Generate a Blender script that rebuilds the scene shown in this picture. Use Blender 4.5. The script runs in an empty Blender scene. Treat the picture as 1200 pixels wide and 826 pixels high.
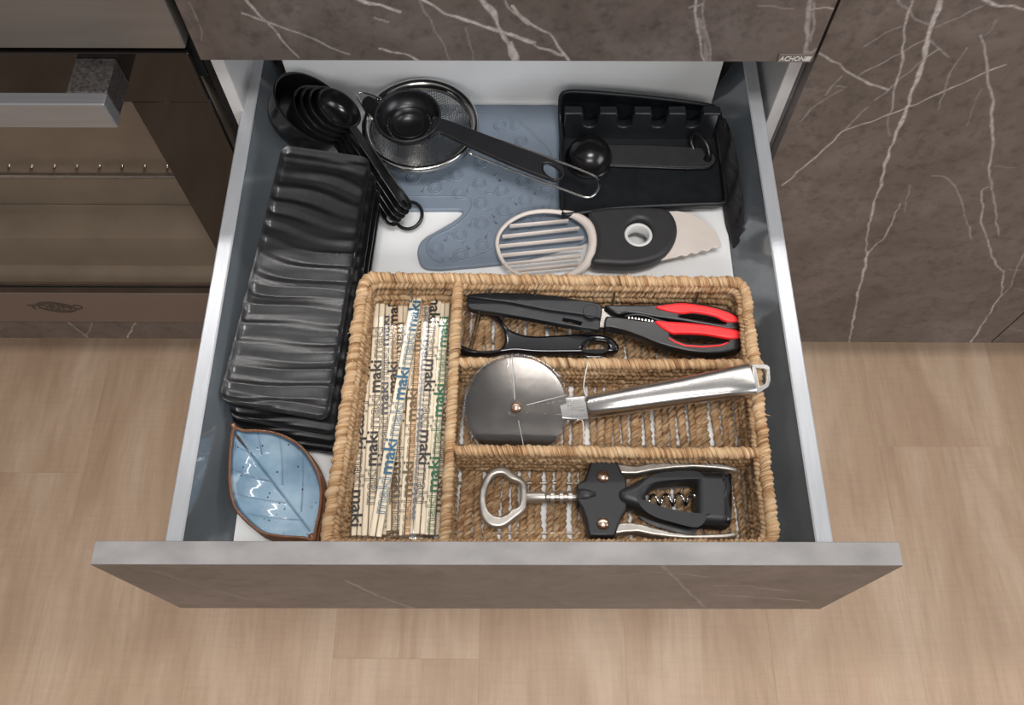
import bpy, math, random
import numpy as np
from math import sin, cos, pi, radians, sqrt, atan2
from mathutils import Vector, Matrix
random.seed(7); rng = np.random.default_rng(7)
scene = bpy.context.scene
COL = scene.collection

# ------------------------------------------------------------------ camera
F, PITCH, YAW, ROLL = 1011.519, .44897, .01095, -.00526
CAM = np.array([.01135, -.62288, 1.38032])
_cp, _sp = cos(PITCH), sin(PITCH)
_d = np.array([0, _sp, -_cp]); _r = np.array([1., 0, 0]); _u = np.array([0, _cp, _sp])
_Rz = np.array([[cos(YAW), -sin(YAW), 0], [sin(YAW), cos(YAW), 0], [0, 0, 1]])
_d, _r, _u = _Rz @ _d, _Rz @ _r, _Rz @ _u
_r, _u = cos(ROLL)*_r + sin(ROLL)*_u, -sin(ROLL)*_r + cos(ROLL)*_u
cam_data = bpy.data.cameras.new('camera'); cam = bpy.data.objects.new('camera', cam_data); COL.objects.link(cam)
cam_data.sensor_width = 36; cam_data.lens = 36*F/1200; cam_data.clip_start = .02
cam.matrix_world = Matrix(((_r[0], _u[0], -_d[0], CAM[0]), (_r[1], _u[1], -_d[1], CAM[1]), (_r[2], _u[2], -_d[2], CAM[2]), (0, 0, 0, 1)))
scene.camera = cam

# ------------------------------------------------------------------ light
world = bpy.data.worlds.new('world'); scene.world = world; world.use_nodes = True
bg = world.node_tree.nodes['Background']; bg.inputs[0].default_value = (.98, .99, 1, 1); bg.inputs[1].default_value = .27
def lamp(name, loc, rot, sx, sy, power, col=(1, 1, 1)):
    l = bpy.data.lights.new(name, 'AREA'); l.shape = 'RECTANGLE'; l.size = sx; l.size_y = sy; l.energy = power; l.color = col
    o = bpy.data.objects.new(name, l); COL.objects.link(o); o.location = loc; o.rotation_euler = rot; return o
lamp('ceiling_light', (.15, -.78, 2.5), (0, 0, 0), .7, .35, 19, (1, .975, .945))
lamp('undercabinet_light', (.05, .26, 1.46), (radians(-12), 0, 0), 2.4, .03, 7, (1, .975, .95))
lamp('far_ceiling_light', (.0, -2.1, 2.45), (0, 0, 0), 1.2, .6, 26, (1, .975, .945))
lamp('window_light', (2.3, -1.3, 1.7), (0, radians(75), radians(-12)), 1.2, 1.4, 24, (.92, .96, 1))
vs = scene.view_settings
vs.view_transform = 'Standard'; vs.look = 'None'; vs.gamma = 1; vs.use_curve_mapping = False; vs.exposure = 0.2

# ------------------------------------------------------------------ helpers
def at(px, py, z):                       # point of a pixel of the 1200x826 frame on the level z
    ray = _d + _r*(px-600)/F - _u*(py-413)/F
    return CAM + (z-CAM[2])/ray[2]*ray
def aty(px, py, y):                      # ... on an upright plane at depth y
    ray = _d + _r*(px-600)/F - _u*(py-413)/F
    return CAM + (y-CAM[1])/ray[1]*ray
def ap(pts, z):
    return np.array([at(p[0], p[1], p[2] if len(p) > 2 else z) for p in pts])
def cr(pts, n=6, closed=True):           # Catmull-Rom
    P = np.array(pts, float); m = len(P); out = []
    for i in range(m if closed else m-1):
        if closed: a, b, c, d = P[i-1], P[i], P[(i+1) % m], P[(i+2) % m]
        else: a, b, c, d = P[max(i-1, 0)], P[i], P[i+1], P[min(i+2, m-1)]
        for k in range(n):
            t = k/n
            out.append(.5*((2*b)+(c-a)*t+(2*a-5*b+4*c-d)*t*t+(3*b-a-3*c+d)*t**3))
    if not closed: out.append(P[-1])
    return np.array(out)
def resample(P, step, closed=False):
    P = np.array(P, float)
    if closed: P = np.vstack([P, P[:1]])
    s = np.concatenate([[0], np.cumsum(np.linalg.norm(np.diff(P, axis=0), axis=1))])
    n = max(3, int(round(s[-1]/step)))
    t = np.linspace(0, s[-1], n+1)
    if closed: t = t[:-1]
    return np.stack([np.interp(t, s, P[:, k]) for k in range(P.shape[1])], 1), s[-1]
def rrect(x0, y0, x1, y1, r, n=6):
    out = []
    for cx, cy, a in ((x1-r, y1-r, 0), (x0+r, y1-r, 90), (x0+r, y0+r, 180), (x1-r, y0+r, 270)):
        for k in range(n+1):
            t = radians(a+90*k/n); out.append((cx+r*cos(t), cy+r*sin(t)))
    return np.array(out)
def vnoise(n, smooth, amp, closed=False):
    a = rng.normal(size=n)
    k = np.hanning(smooth+2)[1:-1]; k /= k.sum()
    a = np.convolve(np.concatenate([a, a, a]), k, 'same')[n:2*n]
    return amp*a/(a.std()+1e-9)

class MB:                                 # collects vertices, faces and an optional point attribute
    def __init__(s): s.v = []; s.f = []; s.a = []; s.n = 0
    def add(s, v, f, a=None):
        v = np.asarray(v, float).reshape(-1, 3); s.v.append(v); s.f += [tuple(int(i)+s.n for i in q) for q in f]
        s.a.append(np.zeros((len(v), 3)) if a is None else np.asarray(a)); s.n += len(v)
    def box(s, a, b):
        (x0, y0, z0), (x1, y1, z1) = a, b
        s.add([(x0,y0,z0),(x1,y0,z0),(x1,y1,z0),(x0,y1,z0),(x0,y0,z1),(x1,y0,z1),(x1,y1,z1),(x0,y1,z1)],
              [(0,3,2,1),(4,5,6,7),(0,1,5,4),(1,2,6,5),(2,3,7,6),(3,0,4,7)])
    def bbox(s, a, b, r=.002):            # box with chamfered edges
        bm = [np.array(a, float), np.array(b, float)]
        V = []; idx = {}
        for ix in (0, 1):
            for iy in (0, 1):
                for iz in (0, 1):
                    c = np.array([bm[ix][0], bm[iy][1], bm[iz][2]]); sg = np.array([1-2*ix, 1-2*iy, 1-2*iz])*r
                    for ax in range(3):
                        p = c+sg; p[ax] = c[ax]; idx[(ix, iy, iz, ax)] = len(V); V.append(p)
        Fs = []
        for ax in range(3):
            o = [k for k in range(3) if k != ax]
            for side in (0, 1):
                q = []
                for p, w in ((0,0),(1,0),(1,1),(0,1)):
                    t = [0,0,0]; t[ax] = side; t[o[0]] = p; t[o[1]] = w; q.append(idx[(*t, ax)])
                flip = (side == 0) ^ (ax == 1)
                Fs.append(q[::-1] if flip else q)
        for ax in range(3):               # edges along ax
            o = [k for k in range(3) if k != ax]
            for p in (0, 1):
                for w in (0, 1):
                    t0 = [0,0,0]; t0[o[0]] = p; t0[o[1]] = w; t1 = list(t0); t1[ax] = 1
                    q = [idx[(*t0, o[0])], idx[(*t1, o[0])], idx[(*t1, o[1])], idx[(*t0, o[1])]]
                    Fs.append(q)
        for ix in (0, 1):
            for iy in (0, 1):
                for iz in (0, 1): Fs.append([idx[(ix,iy,iz,k)] for k in range(3)])
        s.add(V, Fs)
    def grid(s, P, closed_u=False, closed_v=False, a=None, flip=False):   # P[nu][nv][3]
        P = np.asarray(P, float); nu, nv = P.shape[:2]; f = []
        for i in range(nu if closed_u else nu-1):
            i2 = (i+1) % nu
            for j in range(nv if closed_v else nv-1):
                j2 = (j+1) % nv
                q = (i*nv+j, i2*nv+j, i2*nv+j2, i*nv+j2)
                f.append(q[::-1] if flip else q)
        s.add(P.reshape(-1, 3), f, a)
    def tube(s, path, r, sides=8, closed=False, cap=True, flat=None):
        P = np.asarray(path, float); n = len(P)
        if closed: T = np.roll(P, -1, 0)-np.roll(P, 1, 0)
        else: T = np.gradient(P, axis=0)
        T /= np.linalg.norm(T, axis=1)[:, None]+1e-12
        N = np.zeros_like(P); ref = np.array([0, 0, 1.]) if abs(T[0][2]) < .9 else np.array([1., 0, 0])
        nrm = ref-T[0]*(ref@T[0]); nrm /= np.linalg.norm(nrm)
        for i in range(n):
            nrm = nrm-T[i]*(nrm@T[i]); nrm /= np.linalg.norm(nrm); N[i] = nrm
        B = np.cross(T, N); R = np.broadcast_to(np.asarray(r, float), (n,))
        ang = np.arange(sides)*2*pi/sides; fl = 1 if flat is None else flat
        G = P[:, None, :]+R[:, None, None]*(np.cos(ang)[None, :, None]*N[:, None, :]*fl+np.sin(ang)[None, :, None]*B[:, None, :])
        s.grid(G, closed_u=closed, closed_v=True, flip=True)
        if cap and not closed:
            b = s.n-n*sides
            s.f.append(tuple(b+k for k in range(sides))); s.f.append(tuple(b+(n-1)*sides+k for k in range(sides))[::-1])
    def lathe(s, prof, M, seg=48):         # prof (r, h), M a 4x4 whose z is the axis
        P = np.array(prof, float); ang = np.arange(seg)*2*pi/seg
        G = np.stack([P[:, None, 0]*np.cos(ang), P[:, None, 0]*np.sin(ang), np.broadcast_to(P[:, 1:2], (len(P), seg))], -1)
        M = np.array(M); G = G @ M[:3, :3].T + M[:3, 3]
        s.grid(G, closed_v=True, flip=True)
    def loft(s, secs, n=24, cap=True):     # secs: (centre, halfwidth vector, halfheight vector, exponent)
        G = []
        for c, w, h, e in secs:
            c, w, h = map(np.asarray, (c, w, h)); row = []
            for k in range(n):
                t = 2*pi*k/n; a, b = cos(t), sin(t)
                row.append(c+w*math.copysign(abs(a)**(2/e), a)+h*math.copysign(abs(b)**(2/e), b))
            G.append(row)
        s.grid(np.array(G), closed_v=True, flip=True)
        if cap:
            b = s.n-len(secs)*n
            s.f.append(tuple(b+k for k in range(n))); s.f.append(tuple(b+(len(secs)-1)*n+k for k in range(n))[::-1])
    def rope(s, path, R, pitch, strands=2, sides=6, closed=False, hand=1, phase=0., jit=.08, sr=.57, tr=.52):
        P, L = resample(path, pitch/8, closed); n = len(P)
        if closed: T = np.roll(P, -1, 0)-np.roll(P, 1, 0); pitch = L/max(1, round(L/pitch))
        else: T = np.gradient(P, axis=0)
        T /= np.linalg.norm(T, axis=1)[:, None]
        up = np.array([0, 0, 1.]); sd = np.cross(up, T); nn = np.linalg.norm(sd, axis=1)
        if nn.min() < .1: up = np.array([0, 1., .01]); sd = np.cross(up, T); nn = np.linalg.norm(sd, axis=1)
        A = sd/nn[:, None]; Bv = np.cross(T, A); d = np.linspace(0, L, n, endpoint=not closed)
        for k in range(strands):
            th = hand*2*pi*d/pitch+2*pi*k/strands+phase
            rad = np.cos(th)[:, None]*A+np.sin(th)[:, None]*Bv
            w = 1+vnoise(n, 5, jit)
            Cc = P+R*tr*(1+vnoise(n, 7, jit))[:, None]*rad
            tt = (np.roll(Cc, -1, 0)-np.roll(Cc, 1, 0)) if closed else np.gradient(Cc, axis=0)
            tt /= np.linalg.norm(tt, axis=1)[:, None]
            bb = np.cross(tt, rad); bb /= np.linalg.norm(bb, axis=1)[:, None]; rr = np.cross(bb, tt)
            ang = np.arange(sides)*2*pi/sides
            G = Cc[:, None]+(R*sr*w)[:, None, None]*(np.cos(ang)[None, :, None]*rr[:, None]+np.sin(ang)[None, :, None]*bb[:, None])
            off = rng.random()*50
            a = np.stack(np.broadcast_arrays(np.cos(ang)[None, :]+off, np.sin(ang)[None, :], (d/ .012)[:, None]), -1).reshape(-1, 3)
            s.grid(G, closed_u=closed, closed_v=True, a=a, flip=True)
    def mesh(s, name, smooth=True, attr=None):
        m = bpy.data.meshes.new(name); V = np.concatenate(s.v)
        m.from_pydata(V.tolist(), [], s.f)
        if attr:
            at_ = m.attributes.new(attr, 'FLOAT_VECTOR', 'POINT'); at_.data.foreach_set('vector', np.concatenate(s.a).astype(np.float32).ravel())
        if smooth: m.polygons.foreach_set('use_smooth', [True]*len(m.polygons))
        m.update(); return m
def axis_m(c, z, x=(1, 0, 0)):
    z = Vector(z).normalized(); x = Vector(x); x = (x-z*x.dot(z)).normalized(); y = z.cross(x)
    return np.array([[x[0], y[0], z[0], c[0]], [x[1], y[1], z[1], c[1]], [x[2], y[2], z[2], c[2]], [0, 0, 0, 1]])
ORG = {}
def thing(name, label, cat, loc, group=None):
    o = bpy.data.objects.new(name, None); COL.objects.link(o); o.location = tuple(float(c) for c in loc); o.empty_display_size = .02
    o['label'] = label; o['category'] = cat
    if group: o['group'] = group
    ORG[o.name] = Vector(o.location); return o
def part(name, mesh, mat, parent=None, label=None, sharp=None):
    if isinstance(mesh, MB): mesh = mesh.mesh(name)
    mesh.name = name
    if mat is not None and not mesh.materials: mesh.materials.append(mat)
    o = bpy.data.objects.new(name, mesh); COL.objects.link(o)
    if parent is not None:
        og = ORG[parent.name]
        mesh.transform(Matrix.Translation(-og)); o.parent = parent; ORG[o.name] = og
    else: ORG[o.name] = Vector((0, 0, 0))
    if label: o['label'] = label
    if sharp is not None: mesh.set_sharp_from_angle(angle=radians(sharp))
    return o
def tag(o, label, cat, group=None):
    o['label'] = label; o['category'] = cat
    if group: o['group'] = group
    return o
def struct(o): o['kind'] = 'structure'; return o
def copy_tree(o, parent=None):
    c = o.copy(); COL.objects.link(c)
    if parent: c.parent = parent
    ORG[c.name] = ORG[o.name].copy()
    for ch in list(o.children): copy_tree(ch, c)
    return c
def from_curve(cu):
    o = bpy.data.objects.new('tmp', cu); COL.objects.link(o)
    dg = bpy.context.evaluated_depsgraph_get(); dg.update()
    m = bpy.data.meshes.new_from_object(o.evaluated_get(dg)); bpy.data.objects.remove(o); bpy.data.curves.remove(cu); return m
def slab(outlines, z0, t, bev=.001, zf=None, res=3):      # flat plate with holes and rounded edges
    cu = bpy.data.curves.new('c', 'CURVE'); cu.dimensions = '2D'; cu.fill_mode = 'BOTH'
    cu.bevel_depth = bev; cu.bevel_resolution = res; cu.offset = -bev; cu.extrude = max(t/2-bev, 0.00001)
    for o in outlines:
        sp = cu.splines.new('POLY'); sp.points.add(len(o)-1); sp.use_cyclic_u = True
        for p, q in zip(sp.points, o): p.co = (q[0], q[1], 0, 1)
    m = from_curve(cu)
    for v in m.vertices:
        v.co.z += z0+t/2
        if zf: v.co.z += zf(v.co.x, v.co.y)
    m.polygons.foreach_set('use_smooth', [True]*len(m.polygons)); m.set_sharp_from_angle(angle=radians(40))
    m.update(); return m
def text_mesh(s, size, M, extrude=0, outline=0, embolden=0, align='LEFT', shear=0):
    cu = bpy.data.curves.new('t', 'FONT'); cu.body = s; cu.size = size; cu.extrude = extrude; cu.align_x = align; cu.align_y = 'CENTER'; cu.shear = shear
    cu.resolution_u = 3; cu.offset = embolden
    if outline: cu.fill_mode = 'NONE'; cu.bevel_depth = outline; cu.bevel_resolution = 0
    m = from_curve(cu); m.transform(M); return m
def join(meshes, name):
    mb = MB()
    for m in meshes:
        mb.add([v.co[:] for v in m.vertices], [p.vertices[:] for p in m.polygons]); bpy.data.meshes.remove(m)
    return mb.mesh(name, smooth=False)

# ------------------------------------------------------------------ materials
def lin(c): return tuple((x/12.92 if x <= .04045 else ((x+.055)/1.055)**2.4) for x in [k/255 for k in c])+(1,)
class NT:
    def __init__(s, name):
        s.m = bpy.data.materials.new(name); s.m.use_nodes = True; s.t = s.m.node_tree; s.b = s.t.nodes['Principled BSDF']
    def n(s, typ, **kw):
        x = s.t.nodes.new(typ)
        for k, v in kw.items():
            if k.startswith('i_'): x.inputs[k[2:].replace('_', ' ')].default_value = v
            else: setattr(x, k, v)
        return x
    def l(s, a, b): s.t.links.new(a, b)
    def ramp(s, fac, stops):
        r = s.n('ShaderNodeValToRGB'); e = r.color_ramp.elements
        while len(e) < len(stops): e.new(.5)
        for el, (p, c) in zip(e, stops): el.position = p; el.color = c
        s.l(fac, r.inputs[0]); return r
def plain(name, rgb, rough=.5, metal=0., var=.0, scale=60, bump=0., bscale=300, spec=.5, coat=0., stretch=None, aniso=0.):
    t = NT(name); c = lin(rgb); b = t.b
    b.inputs['Base Color'].default_value = c; b.inputs['Roughness'].default_value = rough; b.inputs['Metallic'].default_value = metal
    b.inputs['Specular IOR Level'].default_value = spec; b.inputs['Coat Weight'].default_value = coat
    tc = t.n('ShaderNodeTexCoord'); src = tc.outputs['Object']
    if stretch:
        mp = t.n('ShaderNodeMapping'); mp.inputs['Scale'].default_value = stretch; t.l(src, mp.inputs[0]); src = mp.outputs[0]
    if var:
        nz = t.n('ShaderNodeTexNoise', i_Scale=scale, i_Detail=5.); t.l(src, nz.inputs['Vector'])
        r = t.ramp(nz.outputs['Fac'], [(.3, tuple(x*(1-var) for x in c[:3])+(1,)), (.7, tuple(min(1, x*(1+var)) for x in c[:3])+(1,))])
        t.l(r.outputs[0], b.inputs['Base Color'])
        mr = t.n('ShaderNodeMapRange'); mr.inputs['To Min'].default_value = max(0, rough*.8); mr.inputs['To Max'].default_value = min(1, rough*1.25)
        t.l(nz.outputs['Fac'], mr.inputs[0]); t.l(mr.outputs[0], b.inputs['Roughness'])
    if bump:
        nb = t.n('ShaderNodeTexNoise', i_Scale=bscale, i_Detail=3.); t.l(src, nb.inputs['Vector'])
        bp = t.n('ShaderNodeBump', i_Strength=bump, i_Distance=.001); t.l(nb.outputs['Fac'], bp.inputs['Height']); t.l(bp.outputs[0], b.inputs['Normal'])
    return t.m
def marble_mat():
    t = NT('stone_laminate'); tc = t.n('ShaderNodeTexCoord'); o = tc.outputs['Object']
    n1 = t.n('ShaderNodeTexNoise', i_Scale=9., i_Detail=8., i_Roughness=.62, i_Distortion=.6); t.l(o, n1.inputs['Vector'])
    n2 = t.n('ShaderNodeTexNoise', i_Scale=70., i_Detail=6., i_Roughness=.7); t.l(o, n2.inputs['Vector'])
    r1 = t.ramp(n1.outputs['Fac'], [(.3, lin((78, 69, 64))), (.55, lin((96, 86, 81))), (.75, lin((112, 102, 97)))])
    r2 = t.ramp(n2.outputs['Fac'], [(.32, (.55, .55, .55, 1)), (.5, (1, 1, 1, 1)), (.75, (1.12, 1.1, 1.08, 1))])
    mx = t.n('ShaderNodeMix', data_type='RGBA', blend_type='MULTIPLY'); mx.inputs[0].default_value = .8
    t.l(r1.outputs[0], mx.inputs[6]); t.l(r2.outputs[0], mx.inputs[7])
    at_ = t.n('ShaderNodeAttribute', attribute_name='vein')
    n3 = t.n('ShaderNodeTexNoise', i_Scale=160., i_Detail=4.); t.l(o, n3.inputs['Vector'])
    m3 = t.n('ShaderNodeMapRange'); m3.inputs['From Min'].default_value = .3; m3.inputs['From Max'].default_value = .6; m3.inputs['To Min'].default_value = .45; t.l(n3.outputs['Fac'], m3.inputs[0])
    mm = t.n('ShaderNodeMath', operation='MULTIPLY'); t.l(at_.outputs['Fac'], mm.inputs[0]); t.l(m3.outputs[0], mm.inputs[1])
    m2 = t.n('ShaderNodeMix', data_type='RGBA'); t.l(mm.outputs[0], m2.inputs[0]); t.l(mx.outputs[2], m2.inputs[6]); m2.inputs[7].default_value = lin((190, 181, 176))
    t.l(m2.outputs[2], t.b.inputs['Base Color']); t.b.inputs['Roughness'].default_value = .42
    bp = t.n('ShaderNodeBump', i_Strength=.15, i_Distance=.001); t.l(n2.outputs['Fac'], bp.inputs['Height']); t.l(bp.outputs[0], t.b.inputs['Normal'])
    return t.m
def floor_mat():
    t = NT('oak_plank'); tc = t.n('ShaderNodeTexCoord'); oi = t.n('ShaderNodeObjectInfo')
    ad = t.n('ShaderNodeVectorMath', operation='MULTIPLY_ADD'); ad.inputs[1].default_value = (1, 1, 1)
    sc = t.n('ShaderNodeVectorMath', operation='SCALE'); sc.inputs['Scale'].default_value = 7.3
    cx = t.n('ShaderNodeCombineXYZ'); t.l(oi.outputs['Random'], cx.inputs[0]); t.l(oi.outputs['Random'], cx.inputs[1]); t.l(cx.outputs[0], sc.inputs[0])
    t.l(tc.outputs['Object'], ad.inputs[0]); t.l(sc.outputs[0], ad.inputs[2])
    def nz(scale, st, det=6, dist=0.):
        mp = t.n('ShaderNodeMapping'); mp.inputs['Scale'].default_value = st; t.l(ad.outputs[0], mp.inputs[0])
        x = t.n('ShaderNodeTexNoise', i_Scale=scale, i_Detail=float(det), i_Distortion=dist, i_Roughness=.6); t.l(mp.outputs[0], x.inputs['Vector']); return x.outputs['Fac']
    a = nz(4.5, (2.0, .5, 1), 6, .9); b = nz(26, (3, .22, 1)); c = nz(90, (4, .12, 1), 3); w = nz(60, (.22, 3, 1), 3)
    r = t.ramp(a, [(.28, lin((166, 138, 113))), (.5, lin((180, 152, 127))), (.72, lin((195, 170, 147)))])
    r2 = t.ramp(b, [(.3, (.9, .89, .88, 1)), (.52, (1, 1, 1, 1)), (.72, (1.05, 1.04, 1.03, 1))])
    r3 = t.ramp(c, [(.3, (.92, .915, .91, 1)), (.5, (1, 1, 1, 1))]); r4 = t.ramp(w, [(.3, (.95, .95, .95, 1)), (.55, (1, 1, 1, 1))])
    cur = r.outputs[0]
    for q in (r2, r3, r4):
        m = t.n('ShaderNodeMix', data_type='RGBA', blend_type='MULTIPLY'); m.inputs[0].default_value = 1; t.l(cur, m.inputs[6]); t.l(q.outputs[0], m.inputs[7]); cur = m.outputs[2]
    t.l(cur, t.b.inputs['Base Color']); t.b.inputs['Roughness'].default_value = .5
    bp = t.n('ShaderNodeBump', i_Strength=.12, i_Distance=.0008); t.l(c, bp.inputs['Height']); t.l(bp.outputs[0], t.b.inputs['Normal'])
    return t.m
def rope_mat(name, stops):
    t = NT(name); at_ = t.n('ShaderNodeAttribute', attribute_name='ropeco')
    mp = t.n('ShaderNodeMapping'); mp.inputs['Scale'].default_value = (2.6, 2.6, .22); t.l(at_.outputs['Vector'], mp.inputs[0])
    f = t.n('ShaderNodeTexNoise', i_Scale=2.2, i_Detail=5., i_Roughness=.65); t.l(mp.outputs[0], f.inputs['Vector'])
    g = t.n('ShaderNodeTexNoise', i_Scale=.5, i_Detail=2.); t.l(at_.outputs['Vector'], g.inputs['Vector'])
    mx = t.n('ShaderNodeMath', operation='MULTIPLY_ADD'); t.l(g.outputs['Fac'], mx.inputs[0]); mx.inputs[1].default_value = .45; 
    ml = t.n('ShaderNodeMath', operation='MULTIPLY'); t.l(f.outputs['Fac'], ml.inputs[0]); ml.inputs[1].default_value = .55; t.l(ml.outputs[0], mx.inputs[2])
    r = t.ramp(mx.outputs[0], stops); t.l(r.outputs[0], t.b.inputs['Base Color']); t.b.inputs['Roughness'].default_value = .62
    bp = t.n('ShaderNodeBump', i_Strength=1., i_Distance=.002); t.l(f.outputs['Fac'], bp.inputs['Height']); t.l(bp.outputs[0], t.b.inputs['Normal'])
    return t.m
def glassy(name, tint, rough, mix, gloss=(.9, .9, .9, 1)):   # thin clear sheet: tinted see-through with a Fresnel sheen
    t = NT(name); t.t.nodes.remove(t.b); out = t.t.nodes['Material Output']
    tr = t.n('ShaderNodeBsdfTransparent'); tr.inputs[0].default_value = tint
    gl = t.n('ShaderNodeBsdfGlossy'); gl.inputs['Color'].default_value = gloss; gl.inputs['Roughness'].default_value = rough
    fr = t.n('ShaderNodeFresnel'); fr.inputs[0].default_value = 1.5
    ma = t.n('ShaderNodeMath', operation='ADD'); t.l(fr.outputs[0], ma.inputs[0]); ma.inputs[1].default_value = mix
    ge = t.n('ShaderNodeNewGeometry'); iv = t.n('ShaderNodeMath', operation='SUBTRACT'); iv.inputs[0].default_value = 1; t.l(ge.outputs['Backfacing'], iv.inputs[1])
    mf = t.n('ShaderNodeMath', operation='MULTIPLY'); t.l(ma.outputs[0], mf.inputs[0]); t.l(iv.outputs[0], mf.inputs[1]); ma = mf
    ms = t.n('ShaderNodeMixShader'); t.l(ma.outputs[0], ms.inputs[0]); t.l(tr.outputs[0], ms.inputs[1]); t.l(gl.outputs[0], ms.inputs[2]); t.l(ms.outputs[0], out.inputs[0])
    return t.m
M = {}
M['stone'] = marble_mat(); M['floor'] = floor_mat()
M['stone_edge'] = plain('pale_stone_edge', (130, 127, 126), .45, var=.16, scale=55, bump=.1, stretch=(.6, 1, 1))
M['floor_base'] = plain('floor_screed', (92, 74, 60), .8, var=.1)
M['wall'] = plain('wall_paint', (215, 210, 204), .7, var=.03, bump=.1)
M['white_board'] = plain('white_board', (248, 248, 248), .38, var=.015, scale=30)
M['carcass'] = plain('white_carcass', (206, 204, 204), .4, var=.02)
M['edge'] = plain('grey_edge_band', (120, 112, 108), .45, var=.1, scale=200)
M['gap'] = plain('dark_recess', (24, 22, 21), .7, var=.1)
M['rail'] = plain('grey_lacquered_steel', (120, 127, 133), .12, .35, var=.03, scale=40, spec=.6, coat=.3)
M['rail_top'] = plain('grey_rail_top', (186, 188, 192), .3, .3, var=.04, scale=90, stretch=(8, .4, 8))
M['plate'] = plain('black_glazed_stoneware', (25, 25, 27), .33, var=.12, scale=120, bump=.1, bscale=500, spec=1.)
M['black'] = plain('black_plastic', (22, 22, 24), .3, var=.1, scale=90, spec=.5)
M['cup'] = plain('black_cup_plastic', (21, 20, 21), .2, var=.08, scale=90, spec=.5)
M['matte_black'] = plain('matte_black_silicone', (23, 25, 29), .42, var=.12, scale=70, bump=.06, bscale=700)
M['soft_black'] = plain('soft_touch_black', (33, 33, 36), .45, var=.08, scale=90)
M['charcoal'] = plain('soft_touch_charcoal', (48, 47, 48), .5, var=.06, scale=90)
M['gloss_black'] = plain('gloss_black_plastic', (12, 13, 20), .1, var=.05, coat=.4)
M['cloth'] = plain('black_cloth', (26, 24, 27), .85, var=.2, scale=300, bump=.5, bscale=1500)
M['steel'] = plain('polished_steel', (205, 203, 200), .16, 1., var=.04, scale=80)
M['brushed'] = plain('brushed_steel', (190, 188, 186), .28, 1., var=.07, scale=140, stretch=(.3, 4, 4))
M['wheel'] = plain('dull_wheel_steel', (102, 98, 94), .2, 1., var=.05, scale=50)
M['mesh_wire'] = plain('woven_steel_wire', (150, 148, 145), .26, 1., var=.08, scale=60)
M['satin'] = plain('satin_steel', (196, 193, 190), .25, 1., var=.015, scale=40)
M['pewter'] = plain('satin_nickel', (186, 180, 172), .36, .8, var=.08, scale=90)
M['copper'] = plain('copper_rivet', (214, 182, 162), .25, 1., var=.08)
M['cream'] = plain('cream_plastic', (224, 212, 203), .4, var=.03, spec=.45)
M['white_ring'] = plain('white_plastic', (215, 213, 211), .4, var=.02)
M['red'] = plain('red_rubber', (232, 34, 38), .42, var=.05, scale=90)
M['mitt'] = plain('blue_grey_silicone', (128, 140, 155), .5, var=.04, scale=40, bump=.05, bscale=900)
M['wood'] = plain('chopstick_wood', (247, 230, 204), .6, var=.1, scale=60, stretch=(6, .3, 6))
M['wood_orange'] = plain('chopstick_wood_amber', (232, 190, 146), .6, var=.1, scale=60, stretch=(6, .3, 6))
M['wrapper'] = glassy('clear_wrapper', (.97, .97, .97, 1), .12, .02)
M['film'] = glassy('crinkled_film', (.90, .90, .91, 1), .24, .2)
M['guard'] = glassy('clear_guard', (.95, .95, .955, 1), .06, .05)
M['ink_black'] = plain('black_ink', (52, 50, 48), .6, var=.05)
M['ink_grey'] = plain('grey_ink', (92, 92, 98), .6, var=.05)
M['ink_blue'] = plain('blue_ink', (45, 98, 128), .6, var=.05)
M['ink_green'] = plain('green_ink', (40, 105, 72), .6, var=.05)
M['ink_brown'] = plain('brown_ink', (105, 88, 62), .6, var=.05)
M['tag_grey'] = plain('grey_badge', (118, 110, 104), .4, .4, var=.05)
M['badge_text'] = plain('pale_lettering', (205, 200, 196), .4, var=.02)
M['oven_glass'] = plain('black_oven_glass', (22, 18, 16), .05, var=.03, spec=.5)
M['oven_steel'] = plain('oven_steel', (128, 120, 114), .5, .6, var=.06, scale=30, stretch=(.2, 3, 3))
M['oven_trim'] = plain('oven_bottom_steel', (122, 108, 100), .42, .5, var=.05, scale=30, stretch=(.2, 3, 3))
M['cavity'] = plain('enamel_cavity', (150, 140, 128), .35, var=.12, scale=14)
M['pane'] = glassy('oven_window', (.9, .88, .86, 1), .05, .0)
M['handle'] = plain('oven_handle_steel', (150, 150, 152), .35, .6, var=.05, scale=60, stretch=(.2, 3, 3))
M['handle_end'] = plain('oven_bracket', (112, 108, 106), .3, .8, var=.5, scale=330)
M['logo'] = plain('grey_print', (62, 53, 48), .5, var=.05)
M['rope'] = rope_mat('seagrass', [(.35, lin((84, 52, 30))), (.42, lin((160, 115, 76))), (.49, lin((208, 166, 120))), (.57, lin((234, 203, 164))), (.66, lin((186, 152, 108)))])
M['wire'] = plain('basket_wire', (170, 160, 148), .35, .8, var=.1)

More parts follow.
